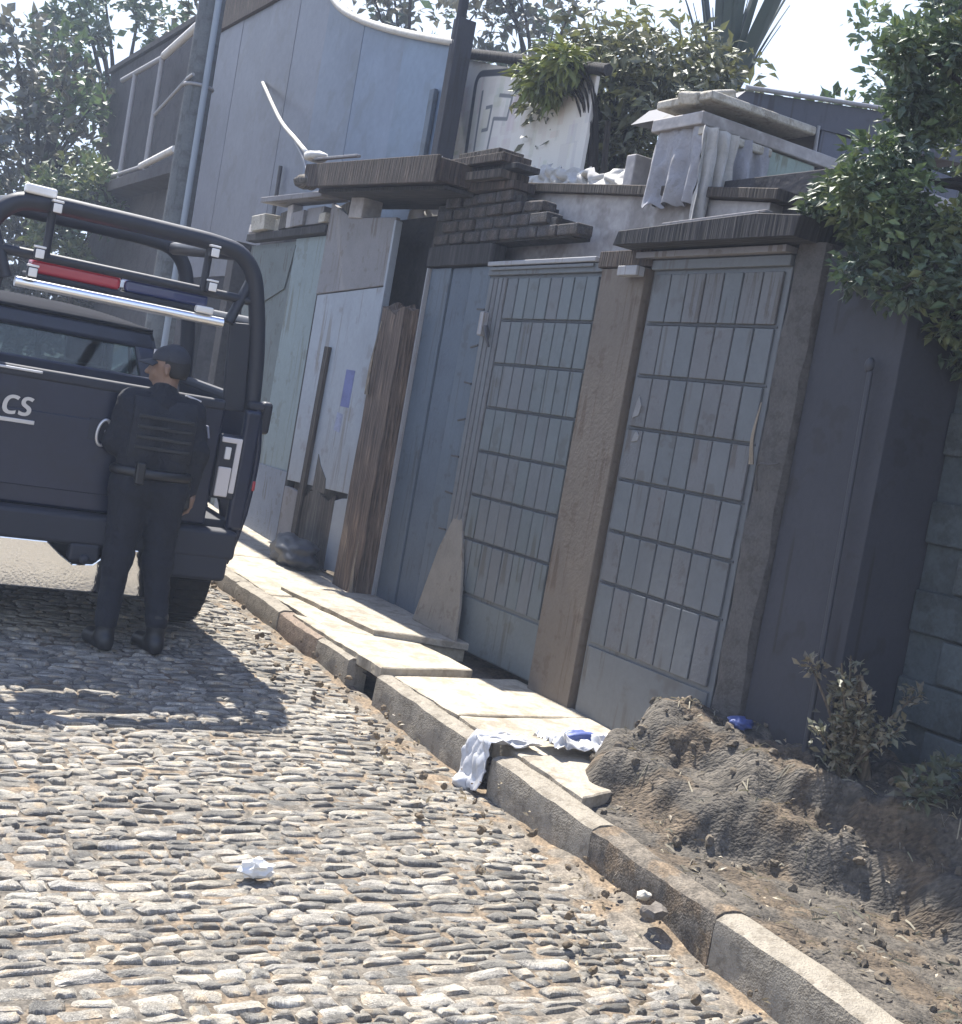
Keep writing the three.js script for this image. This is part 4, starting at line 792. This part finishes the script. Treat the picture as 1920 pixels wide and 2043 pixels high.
  const vest = part('vest', sdfMesh(torso.slice(2, 5).map((b) => b.map((q, i) => (i === 3 || i === 7 ? q + 0.012 : q))), [0, 1.2, 0], 0.30, 70, 0.05, (d, X, Y, Z) => Math.max(d + 0.004 * fbm(X * 20, Y * 20, Z * 20, 2), 1.06 - Y, Math.abs(X) - 0.175, Y - 1.385)), mat([0.017, 0.019, 0.027], { map: 'cloth', tile: 0.25, rough: 0.8, bump: 0.004 }), o);
  for (let k = 0; k < 4; k++) part('webbing', rbox(0.30, 0.018, 0.008, 0.003), boot, vest, [0, 1.12 + k * 0.055, 0.134 + 0.002 * k]);
  for (const [x, z] of [[-0.12, 0.02], [0.155, 0.03]]) part('boot', sdfMesh([[x, 0.20, z, 0.058, x, 0.08, z, 0.05], [x, 0.052, z + 0.035, 0.046, x - 0.03, 0.044, z - 0.17, 0.042], [x, 0.02, z + 0.04, 0.03, x - 0.03, 0.02, z - 0.18, 0.034]], [x - 0.01, 0.1, z - 0.05], 0.22, 44, 0.03, (d, X, Y) => Math.max(d, 0.004 - Y)), boot, o);
  const belt = part('belt', new THREE.TorusGeometry(0.165, 0.022, 8, 30).rotateX(Math.PI / 2).scale(1.22, 1.3, 0.82), boot, o, [0, 0.98, 0]);
  part('holster', rbox(0.06, 0.17, 0.08, 0.02), boot, belt, [0.19, -0.09, 0.02], [0, 0, 0.08]);
  part('radio', rbox(0.05, 0.12, 0.035, 0.01), boot, belt, [-0.1, 0.0, 0.14]);
  part('hair', sdfMesh([[...F(-0.02, 1.582, 0), 0.084, ...F(0.0, 1.578, 0), 0.082], [...F(-0.045, 1.54, 0.02), 0.052, ...F(-0.045, 1.54, -0.02), 0.052]], [0, 1.56, 0], 0.13, 60, 0.02, (d, X, Y, Z) => Math.max(d, 1.505 - Y, (X - 0.015) * hd.x + (Z + 0.01) * hd.z - 0.012)), mat([0.012, 0.011, 0.011], { rough: 0.7 }), o);
  const capM = mat([0.045, 0.048, 0.06], { map: 'cloth', tile: 0.3, rough: 0.85 });
  const cap = part('cap', sdfMesh([[...F(-0.012, 1.60, 0), 0.090, ...F(0.016, 1.592, 0), 0.086]], [0, 1.6, 0], 0.13, 56, 0.02, (d, X, Y) => Math.max(d, 1.588 - Y)), capM, o);
  part('visor', thickSheet(12, 6, (u, v) => { const a = (u - 0.5) * 2.1, r = lerp(0.08, 0.168 - 0.03 * a * a, v); return F(Math.cos(a) * r + 0.005, 1.596 - 0.03 * v - 0.012 * a * a, Math.sin(a) * r * 0.78); }, 0.006), capM, cap);
  part('cap_badge', rbox(0.03, 0.03, 0.012, 0.004), M.tailPale, cap, F(0.088, 1.632, 0), [0, 0.5, 0]);
  part('shoulder_patch', rbox(0.085, 0.012, 0.05, 0.005), M.tailPale, o, [0.165, 1.416, 0.0], [0, 0, -0.22]);
  part('sleeve_patch', rbox(0.012, 0.07, 0.05, 0.004), mat([0.18, 0.19, 0.24], { rough: 0.8 }), o, [0.262, 1.25, 0.03], [0, 0, 0.24]);
}

// ---------------------------------------------------------------- trees and plants
const leafM = new THREE.MeshPhysicalMaterial({ color: 0xffffff, roughness: 0.6, transmission: 0.45, thickness: 0, side: THREE.DoubleSide, vertexColors: true });
// leaves spread over clumps inside an ellipsoid; each leaf is a folded four-triangle blade
function foliage(clumps, perClump, size, tones, { up = 0.3, droop = 0, spread = 1, long = 2.0 } = {}) {
  const pos = [], col = [], a = V(0, 0, 0), b = V(0, 0, 0), n = V(0, 0, 0);
  for (const [cx, cy, cz, cr] of clumps) {
    const ct = tones[Math.floor(R() * tones.length)], k0 = rr(0.75, 1.25);
    for (let i = 0; i < perClump; i++) {
      a.set(rr(-1, 1), rr(-1, 1), rr(-1, 1)); if (a.lengthSq() > 1) a.normalize().multiplyScalar(Math.cbrt(R()));
      a.multiplyScalar(cr * spread); const P = V(cx + a.x, cy + a.y * 0.8, cz + a.z);
      b.set(rr(-1, 1), rr(-1, 1) * 0.6 + up - droop * 1.6, rr(-1, 1)).addScaledVector(a, 0.6 / cr).normalize();
      n.set(rr(-1, 1), rr(0, 1.3), rr(-1, 1)).normalize(); const s = b.clone().cross(n).normalize(); n.copy(s).cross(b);
      const L = size * rr(0.6, 1.35), W = L / long * 0.5, tone = R() < 0.75 ? ct : tones[Math.floor(R() * tones.length)], k = k0 * rr(0.75, 1.3);
      const base = P, mid = P.clone().addScaledVector(b, L * 0.5).addScaledVector(n, L * 0.05), tip = P.clone().addScaledVector(b, L).addScaledVector(n, -L * 0.12);
      const l = mid.clone().addScaledVector(s, W).addScaledVector(n, W * 0.3), r = mid.clone().addScaledVector(s, -W).addScaledVector(n, W * 0.3);
      for (const q of [base, l, mid, base, mid, r, l, tip, mid, mid, tip, r]) { pos.push(q.x, q.y, q.z); col.push(tone[0] * k, tone[1] * k, tone[2] * k); }
    }
  }
  const g = new THREE.BufferGeometry(); g.setAttribute('position', new THREE.Float32BufferAttribute(pos, 3)); g.setAttribute('color', new THREE.Float32BufferAttribute(col, 3)); g.computeVertexNormals(); return g;
}
function clumpsIn(c, r, n, cr0, cr1, keep) { const out = []; let guard = 0; while (out.length < n && guard++ < n * 20) { const a = V(rr(-1, 1), rr(-1, 1), rr(-1, 1)); if (a.lengthSq() > 1) continue; const q = [c[0] + a.x * r[0], c[1] + a.y * r[1], c[2] + a.z * r[2], rr(cr0, cr1)]; if (!keep || keep(q)) out.push(q); } return out; }
const GREEN = [[0.07, 0.11, 0.05], [0.09, 0.13, 0.055], [0.055, 0.09, 0.048]], LIME = [[0.13, 0.18, 0.06], [0.11, 0.17, 0.065], [0.16, 0.19, 0.065]], DRAB = [[0.105, 0.11, 0.075], [0.085, 0.095, 0.068], [0.13, 0.125, 0.085]];
const bark = mat([0.10, 0.082, 0.065], { map: 'wood', tile: 0.5, rough: 0.95, bump: 0.012, bumpKey: 'bumpWood' });
function tree(name, label, base, trunkTop, r, clumps, per, size, tones, opt, group) {
  const w = thing(name, label, 'tree', base, [0, 0, 0], group), o = (p) => [p[0] - base[0], p[1] - base[1], p[2] - base[2]];
  const tt = o(trunkTop), segs = [taper([[0, -0.3, 0], [tt[0] * 0.3 + 0.1, tt[1] * 0.4, tt[2] * 0.3], [tt[0] * 0.8, tt[1] * 0.8, tt[2] * 0.8 + 0.08], tt], r, r * 0.55, 14, 9, 0.15)];
  clumps.filter((_, i) => i % Math.max(1, Math.round(clumps.length / 14)) === 0).forEach((c) => { const e = o(c); segs.push(taper([[tt[0] * 0.85, tt[1] * 0.85, tt[2] * 0.85], [lerp(tt[0], e[0], 0.5), lerp(tt[1], e[1], 0.45) + 0.1, lerp(tt[2], e[2], 0.5)], e], r * 0.42, r * 0.08, 8, 5)); });
  part('trunk', strip(segs), bark, w);
  part('crown', foliage(clumps.map((c) => [...o(c), c[3]]), per, size, tones, opt), leafM, w);
  return w;
}
srand(1201);
tree('leafy_tree', 'leafy green tree hanging over the dark wall beside the gate pillar', [5.3, 0.3, -3.3], [4.95, 3.2, -3.7], 0.10,
  [...clumpsIn([5.0, 4.0, -4.0], [0.55, 0.95, 0.85], 50, 0.12, 0.22), ...clumpsIn([4.3, 3.28, -4.35], [0.26, 0.24, 0.30], 18, 0.08, 0.14), ...clumpsIn([4.35, 2.95, -4.1], [0.22, 0.34, 0.22], 13, 0.08, 0.14), ...clumpsIn([4.6, 2.9, -3.85], [0.2, 0.4, 0.32], 15, 0.10, 0.16), ...clumpsIn([4.48, 3.0, -4.0], [0.2, 0.36, 0.26], 16, 0.08, 0.14), ...clumpsIn([4.5, 3.75, -4.25], [0.25, 0.3, 0.3], 12, 0.09, 0.15)], 150, 0.062, [...GREEN, GREEN[1], ...LIME], { droop: 0.25, long: 2.1 });
tree('broad_tree', 'dark green tree standing behind the rooftop shelter', [8.6, 0.3, -8.2], [8.5, 4.0, -8.2], 0.14, clumpsIn([8.6, 5.35, -8.0], [1.0, 1.1, 1.0], 62, 0.2, 0.36), 90, 0.11, [...GREEN, ...LIME], { long: 1.9 });
tree('low_tree', 'low dark tree showing under the dark roof board of the shelter', [7.4, 0.3, -8.6], [7.3, 3.4, -8.6], 0.10, clumpsIn([7.3, 4.25, -8.4], [0.95, 0.6, 0.9], 34, 0.2, 0.34), 60, 0.15, GREEN, { long: 1.9 });
tree('bushy_tree', 'dense dark bush rising behind the crumpled tarpaulin', [6.2, 0.3, -9.0], [6.1, 3.6, -9.0], 0.14, clumpsIn([6.02, 4.68, -8.75], [0.95, 0.78, 0.7], 80, 0.18, 0.32), 90, 0.12, [[0.15, 0.155, 0.10], [0.12, 0.135, 0.09], [0.20, 0.205, 0.10], [0.22, 0.23, 0.09]], { long: 2.8, droop: 0.3 });
tree('yellow_sprig', 'small yellow green sprig hanging over the printed board', [5.5, 0.3, -8.1], [5.3, 4.3, -8.1], 0.04, clumpsIn([5.04, 4.66, -8.6], [0.10, 0.15, 0.36], 18, 0.07, 0.15), 50, 0.14, [[0.24, 0.27, 0.06], [0.18, 0.22, 0.06]], { long: 3.8, droop: 0.4 });
{ // spiky rosette
  const w = thing('palm_plant', 'upright palm with long dark blades behind the rooftop shelter', 'palm', [7.75, 0.75, -10]);
  part('trunk', taper([[0, -0.2, 0], [0.05, 2.4, 0], [-0.02, 4.5, 0]], 0.22, 0.16, 10, 9, 0.2), bark, w);
  const gs = []; srand(64);
  for (let k = 0; k < 60; k++) {
    const az = R() * 6.283, lean = rr(0.03, 0.34), L = rr(1.2, 2.1), c = Math.cos(az), s = Math.sin(az), wd = rr(0.03, 0.085);
    gs.push(thickSheet(2, 8, (u, v) => { const t = v * L, out = Math.sin(lean) * t + 0.25 * lean * t * t * 0.4, q = (u - 0.5) * 2 * wd * (1 - v * v * 0.9) * (0.5 + v * 1.2 > 1 ? 1 : 0.5 + v * 1.2); return [c * out - s * q, 4.3 + Math.cos(lean) * t - 0.2 * lean * v * v * t, s * out + c * q]; }, 0.006));
  }
  part('crown', strip(gs), mat([0.055, 0.075, 0.065], { rough: 0.6 }), w);
}
srand(300);
for (const [x, z, y, rx, ry, lab] of [[7.0, -21, 7.6, 1.5, 1.7, 'loose tree with sky gaps behind the eave of the hoarding'], [9.4, -21, 8.2, 1.7, 1.9, 'thin tree rising above the sagging top of the hoarding'], [11.4, -20, 8.9, 1.5, 1.5, 'thin tree behind the printed board and dark post']])
  tree('slender_tree', lab, [x, 1.0, z], [x + 0.2, y - ry * 0.5, z], 0.16, clumpsIn([x, y, z], [rx, ry, 1.2], 34, 0.25, 0.42), 34, 0.22, [...DRAB, GREEN[0]], { long: 2.0 });
for (const [x, z, y, rx, ry, n, lab, t] of [[4.2, -24, 5.6, 1.2, 2.1, 62, 'pale green street tree on the far side of the pickup', [...DRAB, LIME[1]]], [2.6, -26, 5.4, 1.4, 3.0, 60, 'grey green street tree far up the road', DRAB], [6.2, -27.5, 7.8, 1.8, 2.2, 50, 'dark tree above the roof of the balcony house', GREEN], [0.2, -28, 5.6, 1.8, 3.0, 60, 'wide tree at the far end of the cobbled street', DRAB]])
  tree('street_tree', lab, [x, roadY(z) - 0.2, z], [x + 0.1, y - ry * 0.4, z], 0.2, clumpsIn([x, y, z], [rx, ry, 1.3], n * 0.75 | 0, 0.28, 0.46), 42, 0.24, t, { long: 1.8 });
for (const [x, z, y, lab] of [[3.4, -24, 2.9, 'grey green shrub under the pale green street tree'], [2.2, -27, 3.0, 'grey green shrub under the grey green street tree'], [4.5, -23.0, 2.8, 'grey green shrub beside the bright green shrub']]) tree('roadside_shrub', lab, [x, roadY(z) - 0.1, z], [x, y - 0.6, z], 0.06, clumpsIn([x, y, z], [0.9, 1.3, 0.8], 34, 0.28, 0.42), 48, 0.2, DRAB, { long: 1.9 }, 'roadside shrubs');
tree('lime_shrub', 'bright green shrub at the foot of the far street trees', [4.6, roadY(-21.5) - 0.1, -21.5], [4.55, 3.6, -21.5], 0.06, clumpsIn([4.5, 4.2, -21.5], [0.75, 0.8, 0.6], 26, 0.18, 0.32), 60, 0.16, LIME, { long: 1.9 });
{ // dry weed on the heap
  const bx = 4.30, bz = -3.86, by = moundY(4.30, -3.86) - 0.04, w = thing('dry_weed', 'dry brown weed with curled leaves growing on the earth heap', 'plant', [bx, by, bz]);
  const stem = mat([0.24, 0.20, 0.145], { map: 'wood', tile: 0.3, rough: 0.9 }); srand(91); const st = [], cl = [];
  for (let k = 0; k < 11; k++) { const az = R() * 6.283, o = rr(0.06, 0.30), h = rr(0.22, 0.56), e = [Math.cos(az) * o, h, Math.sin(az) * o]; st.push(taper([[0.04 * nz(k, 2), 0, 0.04 * nz(k, 5)], [e[0] * 0.35, h * 0.5, e[2] * 0.35], e], 0.013, 0.004, 8, 5)); for (let q = 0; q < 5; q++) { const t = rr(0.35, 1.02); cl.push([e[0] * t * t, h * t, e[2] * t * t, rr(0.035, 0.07)]); } }
  st.push(taper([[0.10, -0.02, 0.05], [0.03, 0.24, 0.02], [-0.02, 0.48, 0]], 0.035, 0.016, 8, 6, 0.3));
  part('stem', strip(st), stem, w);
  part('foliage', foliage(cl, 22, 0.042, [[0.26, 0.22, 0.14], [0.20, 0.18, 0.11], [0.15, 0.15, 0.09]], { long: 2.2 }), leafM, w);
  const v = thing('low_weed', 'low green weed at the foot of the dark wall', 'plant', [4.46, moundY(4.46, -3.45) - 0.02, -3.45]); srand(19);
  part('foliage', foliage(clumpsIn([0, 0.10, 0], [0.22, 0.12, 0.3], 18, 0.05, 0.09), 16, 0.06, [[0.09, 0.11, 0.06], [0.14, 0.13, 0.08]], { long: 2 }), leafM, v);
}
// clods, stones and dry litter on the heap and along the gutter: nobody could count them
{
  srand(505); const cg = [0, 1, 2, 3].map((k) => boxUV(toCreasedNormals(lump(1, 0.6, 1, 0.5, 2.3, k * 3.1, 1), 0.3))), list = [], col = [];
  const m4 = new THREE.Matrix4(), qt = new THREE.Quaternion(), eu = new THREE.Euler();
  for (let i = 0; i < 420; i++) {
    const x = rr(3.42, 4.45), z = rr(-5.3, -1.2), s = 0.006 + 0.024 * Math.pow(R(), 3), g = cg[i % 4].clone();
    m4.compose(V(x, moundY(x, z) + s * 0.2, z), qt.setFromEuler(eu.set(R() * 6, R() * 6, R() * 6)), V(s, s, s)); g.applyMatrix4(m4);
    const c = R() < 0.15 ? [0.36, 0.33, 0.28] : [0.25, 0.225, 0.185], k = rr(0.7, 1.3), n = g.attributes.position.count, a = new Float32Array(n * 3); for (let j = 0; j < n; j++) a.set([c[0] * k, c[1] * k, c[2] * k], j * 3); g.setAttribute('color', new THREE.BufferAttribute(a, 3)); list.push(g);
  }
  for (let i = 0; i < 260; i++) {
    const x = rr(2.7, 3.3), z = rr(-9, -1), s = 0.006 + 0.018 * Math.pow(R(), 3), g = cg[i % 4].clone();
    m4.compose(V(x, roadY(z) + 0.012, z), qt.setFromEuler(eu.set(R() * 6, R() * 6, R() * 6)), V(s, s, s)); g.applyMatrix4(m4);
    const k = rr(0.7, 1.3), n = g.attributes.position.count, a = new Float32Array(n * 3); for (let j = 0; j < n; j++) a.set([0.32 * k, 0.27 * k, 0.2 * k], j * 3); g.setAttribute('color', new THREE.BufferAttribute(a, 3)); list.push(g);
  }
  const m = mat([1, 1, 1], { map: 'dirt', tile: 0.2, rough: 0.95 }); m.vertexColors = true;
  const o = new THREE.Mesh(mergeGeometries(list), m); o.name = 'clods'; o.userData = { label: 'loose clods and pebbles scattered over the heap and gutter', category: 'rubble', kind: 'stuff' }; scene.add(o);
  srand(811); const pos = [], scol = [];
  for (let i = 0; i < 700; i++) {
    const x = rr(3.42, 4.55), z = rr(-5.25, -1.4), y = moundY(x, z), steep = Math.hypot(moundY(x + 0.04, z) - y, moundY(x, z + 0.04) - y) / 0.04;
    const rag = fbm(x * 3, z * 3, 12, 2); if (rag < -0.06 || (steep > 1.4 && R() < 0.75)) continue;
    const az = R() * 6.283, L = rr(0.02, 0.07), wd = rr(0.001, 0.0025), c = Math.cos(az), s = Math.sin(az), k = rr(0.65, 1.35), cc = R() < 0.7 ? [0.34, 0.30, 0.21] : [0.20, 0.19, 0.12];
    const A = V(x - c * L / 2, moundY(x - c * L / 2, z - s * L / 2) + 0.008, z - s * L / 2), B = V(x, y + rr(0.006, 0.022), z), C = V(x + c * L / 2, moundY(x + c * L / 2, z + s * L / 2) + 0.008, z + s * L / 2), o = V(-s * wd, 0.003, c * wd);
    for (const [p, q] of [[A, B], [B, C]]) for (const e of [p.clone().add(o), q.clone().add(o), p.clone().sub(o), q.clone().add(o), q.clone().sub(o), p.clone().sub(o)]) { pos.push(e.x, e.y, e.z); scol.push(cc[0] * k, cc[1] * k, cc[2] * k); }
  }
  const strawG = new THREE.BufferGeometry(); strawG.setAttribute('position', new THREE.Float32BufferAttribute(pos, 3)); strawG.setAttribute('color', new THREE.Float32BufferAttribute(scol, 3)); strawG.computeVertexNormals();
  const strawM = new THREE.Mesh(strawG, leafM); strawM.name = 'dry_grass'; strawM.userData = { label: 'dry straw coloured grass lying over the earth heap', category: 'grass', kind: 'stuff' }; scene.add(strawM);
  const cl = []; for (let i = 0; i < 150; i++) { const near = R() < 0.6, x = near ? rr(3.36, 4.3) : rr(2.6, 3.4), z = near ? rr(-4.9, -1.2) : rr(-6, -1.5); cl.push([x, (x > 3.4 ? moundY(x, z) : roadY(z) + 0.025) + 0.012, z, 0.03]); }
  const lg = foliage(cl, 3, 0.035, [[0.33, 0.27, 0.17], [0.24, 0.19, 0.12], [0.42, 0.36, 0.25]], { up: 0, long: 2.6, spread: 1 });
  const l = new THREE.Mesh(lg, leafM); l.name = 'leaf_litter'; l.userData = { label: 'dry straw coloured leaf litter along the kerb and heap', category: 'litter', kind: 'stuff' }; scene.add(l);
}
// ---------------------------------------------------------------- rubbish
{
  const bagM = mat([0.74, 0.75, 0.78], { rough: 0.45, map: 'cloth', tile: 0.6, transmission: 0.15, thickness: 0, side: THREE.DoubleSide }), blueM = mat([0.10, 0.14, 0.38], { rough: 0.5, map: 'cloth', tile: 0.4 });
  const w = thing('plastic_bag', 'torn white plastic bag with blue print draped over the gap in the kerb', 'bag', [3.34, 0.40, -5.16]);
  part('sheet', thickSheet(26, 22, (u, v) => { const a = lerp(-0.10, 0.11, u), t = v; const x = t < 0.5 ? -0.05 - 0.10 * (0.5 - t) : -0.05 + (t - 0.5) * 0.56, y = t < 0.5 ? lerp(-0.15, 0.085, t * 2) : 0.085 - 0.02 * (t - 0.5); const k = fbm(u * 5, v * 5, 2, 3); return [x + 0.05 * k, y + 0.05 * fbm(u * 6, v * 6, 9, 3), a * (1 - 0.2 * v) + 0.05 * k]; }, 0.004), bagM, w);
  part('fold', lump(0.055, 0.05, 0.045, 0.3, 2, 8, 3), bagM, w, [-0.10, -0.15, -0.02]);
  const w2 = thing('plastic_sheet', 'crumpled white and blue plastic sheet lying on the pavement beside the earth heap', 'plastic', [3.95, 0.455, -5.10]);
  part('sheet', thickSheet(34, 22, (u, v) => { const x = lerp(-0.34, 0.30, u), z = lerp(0.13, -0.11, v) + 0.05 * nz(u * 4, v * 3, 1); return [x, 0.035 + 0.075 * Math.abs(fbm(u * 7, v * 4, 3, 3)) * 2 - 0.02 * Math.abs(v - 0.5), z]; }, 0.004), bagM, w2);
  part('blue_fold', lump(0.11, 0.035, 0.045, 0.3, 2, 4, 3), blueM, w2, [-0.13, 0.055, -0.02]);
  part('blue_fold', lump(0.08, 0.03, 0.04, 0.3, 2, 6, 3), blueM, w2, [0.10, 0.06, 0.03]);
  const b = part('blue_rag', lump(0.055, 0.03, 0.05, 0.5, 2.2, 3, 3), blueM, scene, [4.22, moundY(4.22, -4.45) + 0.02, -4.45]); b.name = 'blue_rag'; tag(b, 'small crumpled blue rag at the foot of the gate pillar', 'rag');
  const k = thing('black_sack', 'slumped black plastic sack against the foot of the sheet door', 'sack', [4.12, 0.585, -9.72]);
  part('sack', lump(0.15, 0.14, 0.34, 0.34, 1.9, 6, 4), mat([0.03, 0.033, 0.042], { rough: 0.5 }), k, [0, 0.11, 0]);
  const pap = part('crumpled_paper', boxUV(toCreasedNormals(lump(0.06, 0.03, 0.032, 0.75, 2.6, 12, 2), 0.2)), mat([0.70, 0.69, 0.66], { rough: 0.8 }), scene, [1.80, roadY(-4.12) + 0.035, -4.12]); pap.name = 'crumpled_paper'; tag(pap, 'crumpled white paper lying on the cobbles', 'paper');
  const r1 = part('loose_stone', boxUV(toCreasedNormals(lump(0.055, 0.032, 0.045, 0.5, 2, 21, 1), 0.3)), M.concreteDark, scene, [3.22, roadY(-3.66) + 0.045, -3.66]); r1.name = 'loose_stone'; tag(r1, 'dark loose stone lying beside the broken end of the kerb', 'stone', );
  const r2 = part('loose_stone', boxUV(toCreasedNormals(lump(0.028, 0.02, 0.025, 0.5, 2, 25, 1), 0.2)), M.plasterPale, scene, [3.26, roadY(-3.78) + 0.05, -3.78]); r2.name = numbered('loose_stone'); r2.name = 'loose_stone_001'; tag(r2, 'small white stone chip beside the dark loose stone at the kerb', 'stone');
}
renderer.render(scene, camera);
